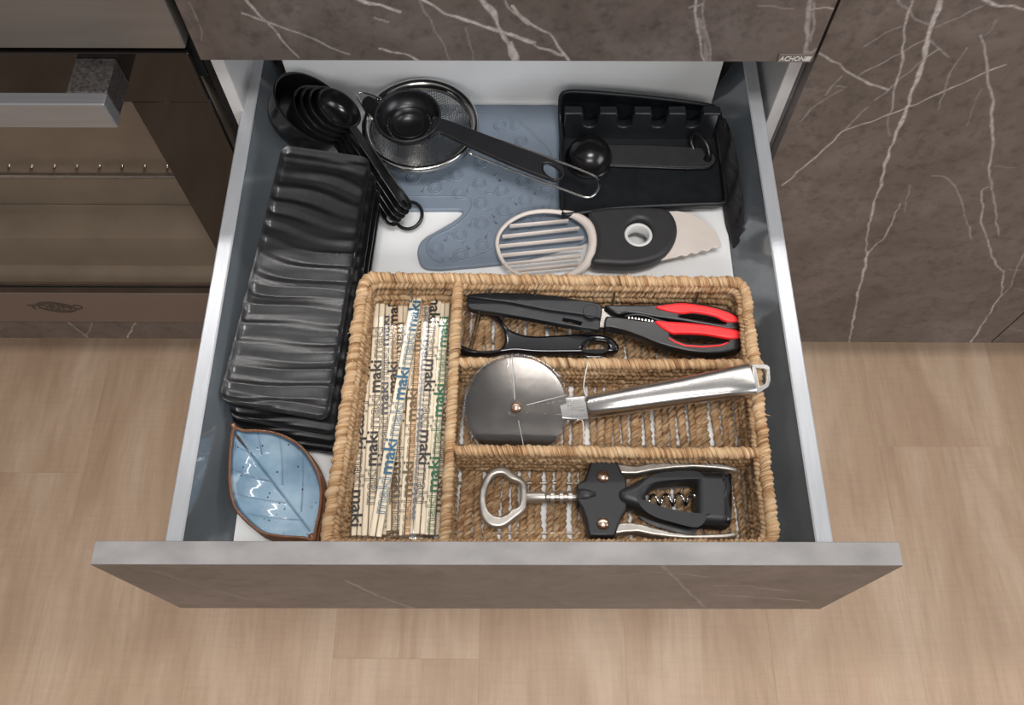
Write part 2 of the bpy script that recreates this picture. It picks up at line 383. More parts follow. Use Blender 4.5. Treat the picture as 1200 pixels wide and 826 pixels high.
# ------------------------------------------------------------------ veins in the stone panels
def stone_panel(name, x0, x1, y, z0, z1, veins, parent=None, thick=.018, step=.0013, label=None):
    """a board whose front face (towards -y) carries a fine grid with a point attribute 'vein'."""
    nx = max(2, int((x1-x0)/step)); nz = max(2, int((z1-z0)/step))
    X, Z = np.meshgrid(np.linspace(x0, x1, nx+1), np.linspace(z0, z1, nz+1), indexing='ij')
    val = np.zeros(X.size); Q = np.stack([X.ravel(), Z.ravel()], 1)
    for pts, w0, w1, strength in veins:
        P = np.array(pts, float)
        P, L = resample(P, .004); n = len(P)
        P = P + np.stack([vnoise(n, 5, .0006), vnoise(n, 5, .0006)], 1)
        W = np.interp(np.linspace(0, 1, n), [0, 1], [w0, w1])*(1+.35*np.clip(vnoise(n, 7, 1.), -1.6, 2))
        W = np.clip(W, .0004, None)
        lo, hi = P.min(0)-.01, P.max(0)+.01
        sel = np.nonzero((Q[:, 0] > lo[0]) & (Q[:, 0] < hi[0]) & (Q[:, 1] > lo[1]) & (Q[:, 1] < hi[1]))[0]
        if not len(sel): continue
        q = Q[sel]; best = np.full(len(sel), -1.)
        for i in range(n-1):
            a, b = P[i], P[i+1]; ab = b-a
            t = np.clip(((q-a) @ ab)/(ab @ ab+1e-12), 0, 1); dd = np.linalg.norm(q-a-t[:, None]*ab, axis=1)
            hw = W[i]*(1-t)+W[i+1]*t
            best = np.maximum(best, np.clip(1-(dd-hw*.5)/.0008, 0, 1)*strength)
        val[sel] = np.maximum(val[sel], best)
    V = np.stack([X, np.full_like(X, y), Z], -1)
    mb = MB(); a = np.zeros((X.size, 3)); a[:, :] = val[:, None]
    mb.grid(V, a=a)
    # sides and back
    c = [(x0, y, z0), (x1, y, z0), (x1, y, z1), (x0, y, z1), (x0, y+thick, z0), (x1, y+thick, z0), (x1, y+thick, z1), (x0, y+thick, z1)]
    mb.add(c, [(4, 7, 6, 5), (0, 4, 5, 1), (1, 5, 6, 2), (2, 6, 7, 3), (3, 7, 4, 0)])
    return part(name, mb.mesh(name, smooth=False, attr='vein'), M['stone'], parent, label)
def vein(pts, ox, oy, s, w0, w1=None, st=.8, y=0.):
    w1 = w0 if w1 is None else w1
    P = [aty(ox+a*s, oy+b*s, y)[[0, 2]] for a, b in pts]
    st = st if st >= .7 else st*.72
    k = s/1700.          # crop pixels to metres, about one millimetre per pixel there
    return (P, w0*k, w1*k, st)

# ================================================================== SETTING
fl = MB(); fl.box((-1.7, -1.9, -.02), (1.7, .62, -.0045))
floor = struct(part('floor', fl.mesh('floor', False), M['floor_base']))
PW = .222
def plank(x0, x1, y0, y1):
    g = .00003; dz = random.uniform(0, .0001)
    b = MB(); b.bbox((x0+g, y0+g, -.0045), (x1-g, y1-g, dz), .00018); part('plank', b.mesh('plank', False), M['floor'], floor)
ends = {0: -.130, 4: -.474, 7: -.184}
for k in range(-4, 11):
    x1 = .8454-PW*k; x0 = x1-PW
    y = ends.get(k, -.13+.37*((k*0.61803) % 1)-.9)
    cuts = sorted([c for c in (y-1.22, y, y+1.22) if -1.9 < c < .10])
    ys = [-1.9]+cuts+[.084]
    for a, b in zip(ys[:-1], ys[1:]):
        if b-a > .02: plank(x0, x1, a, b)
b = MB(); b.box((-1.7, .60, 0), (1.7, .62, 2.5)); struct(part('wall_back', b.mesh('wall_back', False), M['wall']))
b = MB(); b.box((-1.7, .085, 0), (1.7, .10, .128)); struct(part('baseboard_back', b.mesh('baseboard_back', False), M['gap']))

b = MB(); b.bbox((-1.7, -.02, .868), (1.7, .598, .906), .002); struct(part('unseen_worktop', b.mesh('unseen_worktop', False), M['stone_edge']))  # unseen worktop above the frame, added to block the under-cabinet light

# ------------------------------------------------------------------ base cabinet with the open drawer
H = .2985; ZT, ZB, YF, TH = .741, .5503, -.4885, .0176
cab = thing('base_cabinet', 'dark stone-effect drawer cabinet with one drawer pulled right out', 'cabinet', (0, .02, .13))
for s in (-1, 1):
    b = MB(); b.bbox((min(s*.2985, s*.2855), .020, .133), (max(s*.2985, s*.2855), .56, .86), .0006); part('side_panel', b.mesh('side_panel', False), M['carcass'], cab, 'white side board of the cabinet carcass')
    b = MB(); b.box((min(s*.2983, s*.2857), .0188, .133), (max(s*.2983, s*.2857), .020, .86)); part('edge_band', b.mesh('edge_band', False), M['carcass'], cab)
b = MB(); b.box((-.2855, .55, .133), (.2855, .556, .86)); b.box((-.2855, .025, .133), (.2855, .55, .149)); part('back_board', b.mesh('back_board', False), M['carcass'], cab)
b = MB(); b.box((-.27, .03, .765), (.27, .5, .78)); b.box((-.284, .03, .765), (-.27, .5, .83)); b.box((.27, .03, .765), (.284, .5, .83)); part('closed_drawer_box', b.mesh('closed_drawer_box', False), M['rail'], cab)
A6 = (200, 0, .35); A7 = (600, 0, .35)
UV = [vein(*v) for v in [
    ([(230,-60),(255,0),(300,55),(350,100),(430,195)], *A6, 7, 3, .75), ([(240,45),(270,55),(340,80),(430,110),(510,145),(600,180)], *A6, 5, 3, .7),
    ([(600,-20),(640,0),(700,15),(770,37)], *A6, 13, 6, .9), ([(665,62),(715,80)], *A6, 4, 4, .8), ([(820,-20),(850,0),(920,40),(1000,70),(1100,105),(1210,140)], *A6, 9, 11, .9),
    ([(1000,-40),(1045,0),(1080,40),(1100,90),(1130,150),(1158,202)], *A6, 16, 24, .85), ([(700,160),(780,180),(832,202)], *A6, 5, 9, .85), ([(830,0),(880,90),(920,160),(935,200)], *A6, 7, 3, .4),
    ([(1110,-20),(1125,10),(1160,50),(1200,85)], *A6, 6, 5, .75), ([(990,90),(1005,160),(1015,205)], *A6, 2.5, 2, .35), ([(70,10),(100,80),(110,140)], *A6, 2.5, 2, .3),
    ([(0,20),(60,80),(120,110),(160,160),(190,203)], *A7, 7, 6, .85), ([(0,118),(40,130),(80,147)], *A7, 10, 5, .85), ([(75,150),(130,168),(180,190)], *A7, 5, 9, .7), ([(-10,140),(5,170),(10,200)], *A7, 22, 18, .8),
    ([(612,-20),(612,20),(622,80),(630,130),(640,206)], *A7, 7, 7, .7), ([(640,-20),(642,40),(650,100),(660,160),(665,206)], *A7, 6, 8, .55), ([(625,70),(640,130),(652,206)], *A7, 22, 22, .38), ([(600,40),(640,25)], *A7, 4, 3, .6),
    ([(998,-20),(995,0),(990,80),(984,170),(985,190)], *A7, 10, 10, .65), ([(1010,10),(1012,90),(1005,140)], *A7, 4, 3, .6), ([(1003,25),(1050,22),(1095,27)], *A7, 5, 5, .7), ([(825,20),(880,24),(945,31)], *A7, 3, 3, .4), ([(985,150),(1000,175),(1015,160)], *A7, 5, 4, .6)]]
up = stone_panel('drawer_front', -H, H, 0, .7441, .863, UV, cab, label='closed stone-effect front of the drawer above')
stone_panel('drawer_front', -H, H, 0, .1318, .5465, [vein([(300,690),(420,760),(600,900)], 300, 0, 1., 3, 2, .7)], cab, step=.004, label='lower closed drawer front')
b = MB(); b.bbox((.2640, -.0014, .7443), (.2972, .0004, .7548), .0003); part('badge', b.mesh('badge', False), M['tag_grey'], up, 'small grey maker badge')
Mx = Matrix.Translation((.2655, -.0018, .7494)) @ Matrix.Rotation(radians(90), 4, 'X')
tm = [text_mesh('ACHON', .0083, Mx, extrude=.0002, embolden=.00012, shear=.1)]
w_end = .2655+.0245
for k in range(3):
    q = MB(); z0 = .7468+k*.0020; sh = .0008*k*.5
    q.box((w_end-.0002+sh, -.0018, z0), (w_end+.0052+sh, -.0014, z0+.0014)); tm.append(q.mesh('bar', False))
tm[0].transform(Matrix.Translation((.2655, 0, 0)) @ Matrix.Diagonal((.0242/max(1e-6, max(v.co.x for v in tm[0].vertices)-.2655), 1, 1, 1)) @ Matrix.Translation((-.2655, 0, 0)))
part('badge_lettering', join(tm, 'badge_lettering'), M['badge_text'], up)

TS = Matrix.Translation((-.00463, 0, 0)) @ Matrix.Rotation(.0043, 4, 'Z')
def skew(o):
    og = ORG[o.name]; o.data.transform(Matrix.Translation(-og) @ TS @ Matrix.Translation(og)); return o
BZ = .580; YB = .096; YI = YF+TH
b = MB(); b.box((-.2485, YI, BZ-.012), (.2485, YB, BZ))
drawer = skew(part('drawer', b.mesh('drawer', False), M['white_board'], cab, 'pulled-out drawer with white bottom board'))
A8 = (90, 560, 1/3.); A9 = (700, 560, 1/3.)
DV = [vein(*v, y=YF) for v in [([(290,322),(450,380),(620,425)], *A8, 4, 3, .3), ([(960,360),(1060,410),(1190,455)], *A8, 7, 10, .4), ([(170,330),(290,338),(410,352)], *A9, 4, 4, .5), ([(235,305),(330,400),(385,458)], *A9, 6, 5, .4),
    ([(420,380),(550,385),(680,402)], *A9, 5, 4, .55), ([(430,415),(600,425),(755,438)], *A9, 6, 8, .6), ([(0,350),(100,345),(200,330)], *A9, 3, 3, .2), ([(900,340),(960,352)], *A9, 3, 3, .3)]]
skew(stone_panel('drawer_front', -H, H, YF, ZB, ZT, DV, drawer, thick=TH, label='front board of the open drawer'))
b = MB(); b.bbox((-H, YF+.0002, ZT), (H, YI-.0002, ZT+.0008), .0003); skew(part('edge_band', b.mesh('edge_band', False), M['stone_edge'], drawer, 'pale grey top edge of the front board'))
def side_profile(s):
    pr_ = [(.2700, .6475), (.2660, .630), (.2600, .606), (.2530, .586), (.2490, .5805), (.2490, .566), (.2815, .566), (.2835, .6475)]
    b = MB(); G = []
    for y in (YI, YB+.016): G.append([(s*x, y, z) for x, z in pr_])
    b.grid(np.array(G), closed_v=True, flip=(s > 0)); n = len(pr_)
    b.f.append(tuple(range(n))); b.f.append(tuple(range(n, 2*n))[::-1]); return b
for s in (-1, 1):
    skew(part('side_wall', side_profile(s).mesh('side_wall', True), M['rail'], drawer, 'grey lacquered metal drawer side', sharp=35))
    b = MB(); b.bbox((min(s*.2692, s*.2842), YI, .6470), (max(s*.2692, s*.2842), YB+.016, .6502), .0012)
    skew(part('side_rail', b.mesh('side_rail', False), M['rail_top'], drawer, 'pale flat top of the drawer side'))
b = MB(); b.box((-.249, YB, BZ-.012), (.249, YB+.016, .705)); skew(part('back_panel', b.mesh('back_panel', False), M['white_board'], drawer, 'white rear board of the drawer'))

# ------------------------------------------------------------------ cabinets to the right
B4 = (900, 0, .25); B5 = (900, 200, .25)
RV = [vein(*v) for v in [
    ([(815,-60),(808,0),(790,70),(750,180),(730,290),(690,390),(655,500)], *B4, 22, 20, .85), ([(655,500),(620,580),(580,680),(555,760),(540,824)], *B4, 20, 12, .85),
    ([(545,0),(525,70),(495,160),(470,260),(460,370),(462,410)], *B5, 13, 6, .75), ([(470,380),(455,450),(420,580),(405,690),(378,806)], *B5, 16, 10, .8),
    ([(690,-60),(680,0),(650,80),(635,180),(632,290),(600,380),(585,440),(575,520)], *B4, 12, 5, .75), ([(575,520),(553,560),(570,640)], *B4, 4, 3, .5),
    ([(70,870),(125,820),(250,710),(355,610),(480,570),(640,510)], *B4, 5, 7, .75), ([(650,500),(690,490),(830,425),(950,370),(1040,330),(1110,305)], *B4, 6, 6, .75), ([(355,610),(470,500)], *B4, 4, 3, .5), ([(500,470),(590,400),(720,280),(800,230)], *B4, 5, 5, .6),
    ([(230,245),(330,305),(430,370),(560,420)], *B4, 7, 8, .75), ([(420,355),(560,280),(620,250),(730,185)], *B4, 4, 3, .55), ([(150,570),(230,490),(350,420)], *B4, 3, 3, .5), ([(270,445),(350,355)], *B4, 3, 3, .5), ([(310,410),(360,415)], *B4, 3, 3, .4),
    ([(450,215),(540,160),(620,125)], *B4, 4, 3, .5), ([(790,130),(900,75),(1030,15),(1060,-20)], *B4, 3, 4, .5), ([(600,-10),(650,45),(670,75),(760,125)], *B4, 5, 4, .55), ([(760,190),(800,225),(850,275)], *B4, 5, 4, .6),
    ([(1000,170),(1030,300),(1030,370),(1055,470),(1045,590),(1055,640),(1040,760),(1040,824)], *B4, 10, 10, .7), ([(1040,0),(1045,50),(1055,130),(1070,210),(1080,305)], *B5, 9, 7, .65), ([(1035,72),(1000,90),(1005,170),(1000,240),(1040,360),(1070,440),(1105,470)], *B5, 6, 10, .7),
    ([(1105,470),(1095,585),(1060,630),(1020,700),(948,810)], *B5, 8, 11, .75), ([(1240,300),(1200,390),(1155,480),(1145,540),(1095,588)], *B5, 6, 6, .65), ([(1105,478),(1150,485)], *B5, 5, 5, .5), ([(980,-20),(1020,0),(1090,25),(1150,30),(1230,60)], *B4, 12, 18, .85),
    ([(615,155),(580,250),(540,320),(510,340),(470,385)], *B5, 5, 7, .7), ([(665,66),(650,130),(640,195)], *B5, 5, 4, .55), ([(770,22),(830,30),(880,70),(915,160),(915,210),(940,260),(955,318)], *B5, 4, 5, .6), ([(940,220),(860,340),(830,430),(797,512)], *B4, 3, 4, .5),
    ([(1000,420),(950,520),(930,590)], *B4, 3, 2, .3), ([(1080,90),(1040,150),(1000,180)], *B4, 4, 4, .3), ([(1060,780),(1150,785)], *B4, 4, 3, .3), ([(525,680),(600,685)], *B5, 2, 2, .3), ([(640,725),(700,728)], *B5, 2, 2, .25), ([(1130,730),(1210,755)], *B5, 6, 6, .5), ([(1150,550),(1200,560)], *B5, 4, 3, .35)]]
cab2 = thing('base_cabinet', 'brown stone-effect cabinet front with long pale veins right of the drawer', 'cabinet', (.538, .02, .13))
b = MB(); b.box((.302, .020, .133), (.775, .56, .863)); part('carcass', b.mesh('carcass', False), M['carcass'], cab2)
stone_panel('door', .3015, .7745, 0, .1318, .863, RV, cab2)
cab3 = thing('base_cabinet', 'stone-effect cabinet beyond the slanting joint at the right edge', 'cabinet', (1.0, .02, .13))
b = MB(); b.box((.7775, .020, .133), (1.25, .56, .863)); part('carcass', b.mesh('carcass', False), M['carcass'], cab3)
stone_panel('door', .7772, 1.25, 0, .1318, .863, [vein([(1130,735),(1210,758),(1300,770)], *B5, 6, 6, .5)], cab3, step=.003)

# ------------------------------------------------------------------ oven and the strip below it
OX0, OX1 = -.905, -.3085
oven = thing('built_in_oven', 'black glass built-in oven with a brushed steel handle', 'oven', (-.6, .02, .19))
b = MB(); b.bbox((OX0, 0, .7578), (OX1, .02, .863), .0015); part('control_panel', b.mesh('control_panel', False), M['oven_steel'], oven, 'brushed steel control panel')
b = MB(); WX0, WX1, WZ0, WZ1 = -.823, -.3905, .2975, .684
b.bbox((OX0, 0, WZ1), (OX1, .006, .7525), .0008); b.bbox((OX0, 0, .2812), (OX1, .006, WZ0), .0008)
b.bbox((OX0, 0, WZ0), (WX0, .006, WZ1), .0004); b.bbox((WX1, 0, WZ0), (OX1, .006, WZ1), .0004)
door = part('oven_door', b.mesh('oven_door', False), M['oven_glass'], oven, 'black glass oven door')
b = MB(); b.box((WX0, .0015, WZ0), (WX1, .0045, WZ1)); part('window_pane', b.mesh('window_pane', False), M['pane'], door, 'tinted see-through oven window')
b = MB(); b.bbox((-.92, -.0585, .7123), (-.3808, -.0435, .7462), .0012); part('handle_bar', b.mesh('handle_bar', False), M['handle'], door, 'square steel handle bar')
b = MB(); b.bbox((-.4205, -.0434, .7135), (-.3812, 0, .7460), .0008); part('handle_bracket', b.mesh('handle_bracket', False), M['handle_end'], door, 'speckled dark steel handle bracket')
b = MB(); b.bbox((OX0, 0, .1894), (OX1, .02, .2806), .001); tr_ = part('bottom_trim', b.mesh('bottom_trim', False), M['oven_trim'], oven, 'plain steel strip with a small printed emblem')
lz = .2374; lx = -.6832
Mx = Matrix.Translation((lx, -.0006, lz)) @ Matrix.Rotation(radians(90), 4, 'X') @ Matrix.Diagonal((1, .9, 1, 1))
tx = text_mesh('TORINO', .021, Mx, extrude=.0002, align='CENTER'); q = MB()
th = np.linspace(0, 2*pi, 49)[:-1]
G = []
for k in (1., .5): G.append(np.stack([lx+.0285*(k if k == 1 else .98)*np.cos(th), np.full(48, -.0004), lz+.0165*k*np.sin(th)-.004*np.cos(th)*1.0], 1))
q.grid(np.array(G), closed_v=True)
part('emblem', join([tx, q.mesh('e')], 'emblem'), M['logo'], tr_)
b = MB(); cx0, cx1, cz0, cz1, cy1 = OX0+.01, OX1-.01, .26, .70, .12
b.add([(cx0,.022,cz0),(cx1,.022,cz0),(cx1,cy1,cz0),(cx0,cy1,cz0),(cx0,.022,cz1),(cx1,.022,cz1),(cx1,cy1,cz1),(cx0,cy1,cz1)], [(0,1,2,3),(4,7,6,5),(3,2,6,7),(0,3,7,4),(1,5,6,2)])
b.box((cx0, .060, .262), (cx1, .118, .335))
part('cavity', b.mesh('cavity', False), M['cavity'], oven)
b = MB(); b.box((OX0, .0202, .19), (OX1, .0212, .2594)); b.box((OX0, .0202, .701), (OX1, .0215, .863)); b.box((-.3075, .022, .195), (-.3005, .5, .86)); part('housing', b.mesh('housing', False), M['gap'], oven)
rack = thing('oven_rack', 'steel wire rack seen through the oven window', 'oven rack', (-.6, .05, .478))
b = MB(); b.tube([(cx0+.01, .05, .4935), (cx1-.01, .05, .4935)], .0042, 8); part('front_bar', b, M['brushed'], rack)
for k in range(14):
    x = aty(-150+26.5*k, 206, .05)[0]
    if cx0+.02 < x < cx1-.02:
        b = MB(); b.tube([(x, .05, .4935), (x, .066, .4955)], .0018, 6); part('rack_wire', b, M['steel'], rack)
B6 = (0, 206, .25)
hc = thing('oven_housing', 'narrow stone-effect strip under the oven', 'cabinet', (-.6, .02, .13))
stone_panel('plinth_front', OX0, -.3005, 0, .1335, .1885, [vein(*v) for v in [([(310,680),(360,720),(405,757)], *B6, 9, 7, .7), ([(432,685),(405,757)], *B6, 5, 4, .5), ([(636,680),(600,758)], *B6, 9, 8, .7)]], hc)

# ================================================================== THINGS IN THE DRAWER
def xf(mb, Mt):
    Mt = np.array(Mt); mb.v = [v @ Mt[:3, :3].T + Mt[:3, 3] for v in mb.v]; return mb
FL = BZ+.0006                                    # the drawer's bottom board

# ------------------------------------------------------------------ silicone oven mitt
mz = FL
mo = [(442,128),(500,123),(560,123),(620,123.5),(662,125),(700,140),(745,190),(742,225),(720,255),(690,282),(650,295),(612,305),(584,310),(540,314),(512,316),(495,312.5),(489.5,300),(490.5,289),(497,280),(512,271),(531,260),(541.5,251),(540,247),(528,246.5),(494,246.5),(468,246),(446,238),(438,200)]
P = cr([at(x, y, mz+.004)[:2] for x, y in mo], 5)
c0 = at(600, 210, mz)
mitt = thing('oven_mitt', 'flat blue-grey silicone oven mitt embossed with circles and small bones', 'oven mitt', c0)
part('mitt_body', slab([P], mz, .0055, .0018), M['mitt'], mitt)
seam = cr(ap([(470,230.5),(490,230.5),(520,230.5),(546,231.5),(553.5,238),(549,251),(532,266),(507,279),(501,291),(505.5,301),(522,308.5),(551,303.5),(581,291),(613,276),(633,259),(646,236.5),(652,207),(646,182),(633,165),(613.5,147),(589,135),(559,130),(530,132)], mz+.0056), 5, False)
b = MB(); b.tube(seam, .0012, 6); part('embossed_seam', b, M['mitt'], mitt)
circ = [(690,185),(668,108),(590,110),(495,385),(600,420),(710,465),(605,515),(500,480),(385,345),(285,405),(500,575),(400,625),(505,675),(290,690),(405,722),(180,355),(700,375),(812,415),(720,562),(610,290),(500,285),(400,435),(760,270),(612,625)]
rb = MB(); bb = MB(); cw = []
for x, y in circ:
    c = at(440+x*.2482, 120+y*.2482, mz+.0057); cw.append(c)
    t = np.linspace(0, 2*pi, 19)[:-1]
    rb.tube(np.stack([c[0]+.0072*np.cos(t), c[1]+.0072*np.sin(t), np.full(18, c[2])], 1), .0010, 6, closed=True)
    rb.tube(np.stack([c[0]+.0046*np.cos(t), c[1]+.0046*np.sin(t), np.full(18, c[2])], 1), .0009, 6, closed=True)
part('embossed_circles', rb, M['mitt'], mitt)['kind'] = 'stuff'
for i, (x, y) in enumerate([(545,430),(655,470),(440,410),(330,370),(550,530),(455,570),(660,530),(430,680),(530,625),(340,740),(580,360),(760,420),(650,250),(720,320),(340,640),(640,590),(560,560),(230,410),(770,500),(560,240)]):
    c = at(440+x*.2482, 120+y*.2482, mz+.0054); a = i*2.1; dx, dy = .0046*cos(a), .0046*sin(a)
    bb.tube([c-(dx, dy, 0), c+(dx, dy, 0)], .0010, 6)
    for sg in (-1, 1):
        for ss in (-1, 1):
            e = c+np.array((sg*dx*1.15-ss*dy*.35, sg*dy*1.15+ss*dx*.35, 0)); bb.tube([e-(.0007,0,0), e+(.0007,0,0)], .0014, 6)
part('embossed_bones', bb, M['mitt'], mitt)['kind'] = 'stuff'

# ------------------------------------------------------------------ black rippled plates, stacked
def plate_mesh():
    ct = [at(331,171,.646), at(435,186,.646), at(385,493,.630), at(256,470,.630)]      # TL TR BR BL
    A, Bq, Cq, Dq = [c[:2] for c in ct]; nu, nv = 46, 150
    wx, wy = .10, .31; r0 = .011
    top = np.zeros((nv, nu, 3)); bot = np.zeros((nv, nu, 3))
    us = np.concatenate([np.linspace(-1, -.86, 9)[:-1], np.linspace(-.86, .86, nu-16), np.linspace(.86, 1, 9)[1:]])
    vs_ = np.concatenate([np.linspace(-1, -.94, 13)[:-1], np.linspace(-.94, .94, nv-24), np.linspace(.94, 1, 13)[1:]])
    f1 = rng.uniform(0, 6, 8)
    for j, v in enumerate(vs_):
        for i, u in enumerate(us):
            x, y = u*wx/2, v*wy/2
            ix, iy = max(-wx/2+r0, min(wx/2-r0, x)), max(-wy/2+r0, min(wy/2-r0, y))
            qx, qy = x-ix, y-iy
            m = max(abs(qx), abs(qy)); l = sqrt(qx*qx+qy*qy)
            if l > 1e-9 and abs(qx) > 0 and abs(qy) > 0: qx, qy = qx*m/l, qy*m/l
            X, Y = (ix+qx)/wx+.5, (iy+qy)/wy+.5                     # 0..1, Y from the rear end
            p = (A*(1-X)+Bq*X)*(1-Y)+(Dq*(1-X)+Cq*X)*Y
            e = max(abs(u)**14, abs(v)**40)
            ed = r0-m if (abs(qx) > 0 and abs(qy) > 0) else min((1-abs(X*2-1))*wx/2, (1-abs(Y*2-1))*wy/2)       # distance from the rim
            dish = .0045*(1-math.exp(-(ed/.0035)**2)) if ed > 0 else 0
            ph = 2*pi*(13.5*Y+.35*sin(2.2*X+f1[0]+5*Y)+.22*sin(9*Y+f1[1])+.10*sin(6*X+13*Y+f1[2]))
            amp = .0016*(.75+.45*sin(4.1*X+17*Y+f1[3]))
            rip = amp*(sin(ph)+.28*sin(2.3*ph+f1[4]+2*X)+.12*sin(4.1*ph+3*X))*min(1, ed/.004)
            endl = .0018*math.exp(-((min(Y, 1-Y)*wy-.012)/.003)**2)
            z = .630+.016*(1-Y)-dish+rip+endl*min(1, ed/.006)+.004*(abs(2*Y-1)**3)*.5
            top[j, i] = (p[0], p[1], z); bot[j, i] = (p[0], p[1], z-.0036-(.0012 if ed > .004 else 0))
    b = MB(); b.grid(top, flip=True); b.grid(bot)
    n = nv*nu
    ring = [i for i in range(nu)]+[j*nu+nu-1 for j in range(1, nv)]+[(nv-1)*nu+i for i in range(nu-2, -1, -1)]+[j*nu for j in range(nv-2, 0, -1)]
    # a rounded lip
    for a_, c_ in zip(ring, ring[1:]+ring[:1]): b.f.append((a_, c_, n+c_, n+a_))
    return b
PL = thing('serving_plate', 'topmost rectangular black rippled plate of the stack', 'plate', at(350, 330, .60), 'rectangular black plates')
pm = plate_mesh().mesh('plate_body'); part('plate_body', pm, M['plate'], PL)
plab = ['second black plate from the top, peeking out below the topmost one', 'third black plate down in the stack of rectangular plates', 'lowest black plate, lying on the drawer bottom']
for k in range(1, 4):
    c = copy_tree(PL); c['label'] = plab[k-1]
    c.location = PL.location+Vector(([.0072, .0092, .0100][k-1], [-.0125, -.0185, -.024][k-1], -.0098*k)); c.rotation_euler.z = radians([.35, -.3, .2][k-1])

# ------------------------------------------------------------------ leaf bowls
def leaf_glaze():
    t = NT('blue_leaf_glaze'); tc = t.n('ShaderNodeTexCoord'); o = tc.outputs['Object']
    nz = t.n('ShaderNodeTexNoise', i_Scale=26., i_Detail=4.); t.l(o, nz.inputs['Vector'])
    r = t.ramp(nz.outputs['Fac'], [(.3, lin((112, 138, 160))), (.5, lin((138, 165, 186))), (.72, lin((170, 192, 208)))])
    at_ = t.n('ShaderNodeAttribute', attribute_name='groove_rim_shade')
    m = t.n('ShaderNodeMix', data_type='RGBA'); t.l(at_.outputs['Fac'], m.inputs[0]); t.l(r.outputs[0], m.inputs[6]); m.inputs[7].default_value = lin((58, 78, 98))
    vo = t.n('ShaderNodeTexVoronoi', i_Scale=190.); t.l(o, vo.inputs['Vector'])
    th = t.n('ShaderNodeMath', operation='LESS_THAN'); t.l(vo.outputs['Distance'], th.inputs[0]); th.inputs[1].default_value = .17
    sel = t.n('ShaderNodeSeparateColor'); t.l(vo.outputs['Color'], sel.inputs[0]); g = t.n('ShaderNodeMath', operation='GREATER_THAN'); t.l(sel.outputs[0], g.inputs[0]); g.inputs[1].default_value = .72
    mu = t.n('ShaderNodeMath', operation='MULTIPLY'); t.l(th.outputs[0], mu.inputs[0]); t.l(g.outputs[0], mu.inputs[1])
    m2 = t.n('ShaderNodeMix', data_type='RGBA'); t.l(mu.outputs[0], m2.inputs[0]); t.l(m.outputs[2], m2.inputs[6]); m2.inputs[7].default_value = lin((30, 36, 44))
    t.l(m2.outputs[2], t.b.inputs['Base Color']); t.b.inputs['Roughness'].default_value = .09; t.b.inputs['Coat Weight'].default_value = .5
    return t.m
M['leaf'] = leaf_glaze(); M['leaf_rim'] = plain('brown_glaze_rim', (112, 76, 54), .14, var=.35, scale=70, coat=.4); M['leaf_out'] = plain('dark_leaf_underside', (74, 62, 58), .2, var=.2, scale=50)
lz_ = .6148
def LP(pts, z): return np.array([at(240+x*.1937, 480+y*.1937, z) for x, y in pts])
lo = cr(LP([(186,112),(240,126),(330,128),(430,143),(540,193),(622,270),(682,380),(704,480),(697,600),(672,720),(657,790),(600,776),(450,765),(330,735),(205,622),(165,540),(150,430),(150,320),(158,215),(168,140)], lz_), 16)
tipA, tipB = LP([(190,140),(640,742)], lz_)
bowl = thing('leaf_bowl', 'top leaf-shaped blue glazed bowl with brown rim', 'bowl', at(322, 566, .585), 'leaf bowls in the front left corner')
ax = (tipB-tipA)[:2]; axl = np.linalg.norm(ax); ax /= axl
def leaf_pts(s, dz=0., shrink=0.):
    out = []
    for p in lo:
        t = np.clip((p[:2]-tipA[:2]) @ ax, axl*.16, axl*.84); m = tipA[:2]+ax*(axl*.5+(t-axl*.5)*.75)
        q = m+(p[:2]-m)*(s-shrink); out.append(q)
    return np.array(out)
rings = np.concatenate([np.linspace(0, .8, 60), np.linspace(.8, 1, 26)[1:]])
vl = [((200,165),(630,730),1.1,.0011)]
for a, c in (((280,260),(185,228)),((400,432),(165,370)),((480,560),(195,520)),((590,665),(265,640)),((340,265),(335,160)),((465,455),(462,195)),((580,610),(600,300))): vl.append((a, c, .8, .0008))
VL = [(LP([a], .598)[0][:2], LP([c], .603)[0][:2], d_, w_) for a, c, d_, w_ in vl]
G = []; att = []
for s in rings:
    q = leaf_pts(s); z = lz_-.0008-.0175*(1-s**2.6)
    gd = np.zeros(len(q)); gc = np.zeros(len(q))
    for a, c, d_, w_ in VL:
        ab = c-a; t = np.clip(((q-a) @ ab)/(ab @ ab), 0, 1); dd = np.linalg.norm(q-a-t[:, None]*ab, axis=1)
        fade = 1-.5*t if d_ < 1 else 1-.3*t
        gd = np.maximum(gd, d_*.0017*np.exp(-(dd/w_/1.6)**2)*fade); gc = np.maximum(gc, d_*.95*np.exp(-(dd/w_/.8)**2)*fade)
        if d_ < 1: gd = np.maximum(gd, .0006*np.exp(-(dd/.006)**2))
    gd *= np.clip((.97-s)/.15, 0, 1)
    G.append(np.column_stack([q, np.full(len(q), z)-gd*(s < .97)])); att.append(np.repeat((gc*(s < .96)+ .9*np.clip((s-.90)/.04, 0, 1))[:, None], 3, 1))  # attribute: dark glaze along the veins, plus wall shade painted inside the rim
b = MB(); b.grid(np.array(G), closed_v=True, a=np.concatenate(att)); part('bowl_inside', b.mesh('bowl_inside', attr='groove_rim_shade'), M['leaf'], bowl)
b = MB(); G = []
for s in np.linspace(0, 1, 14): G.append(np.column_stack([leaf_pts(s), np.full(len(lo), lz_-.0012-.0205*(1-s**2.3))]))
b.grid(np.array(G), closed_v=True, flip=True); part('bowl_outside', b, M['leaf_out'], bowl, 'dark glazed underside')
b = MB(); b.tube(lo, .0015, 10, closed=True); b.tube([tipA+(-.002, .004, -.001), tipA+(-.0045, .009, .0005)], [.003, .0024], 10); b.tube([tipB+(.001, -.002, -.001), tipB+(.0035, -.0085, .000)], [.0035, .0024], 10)
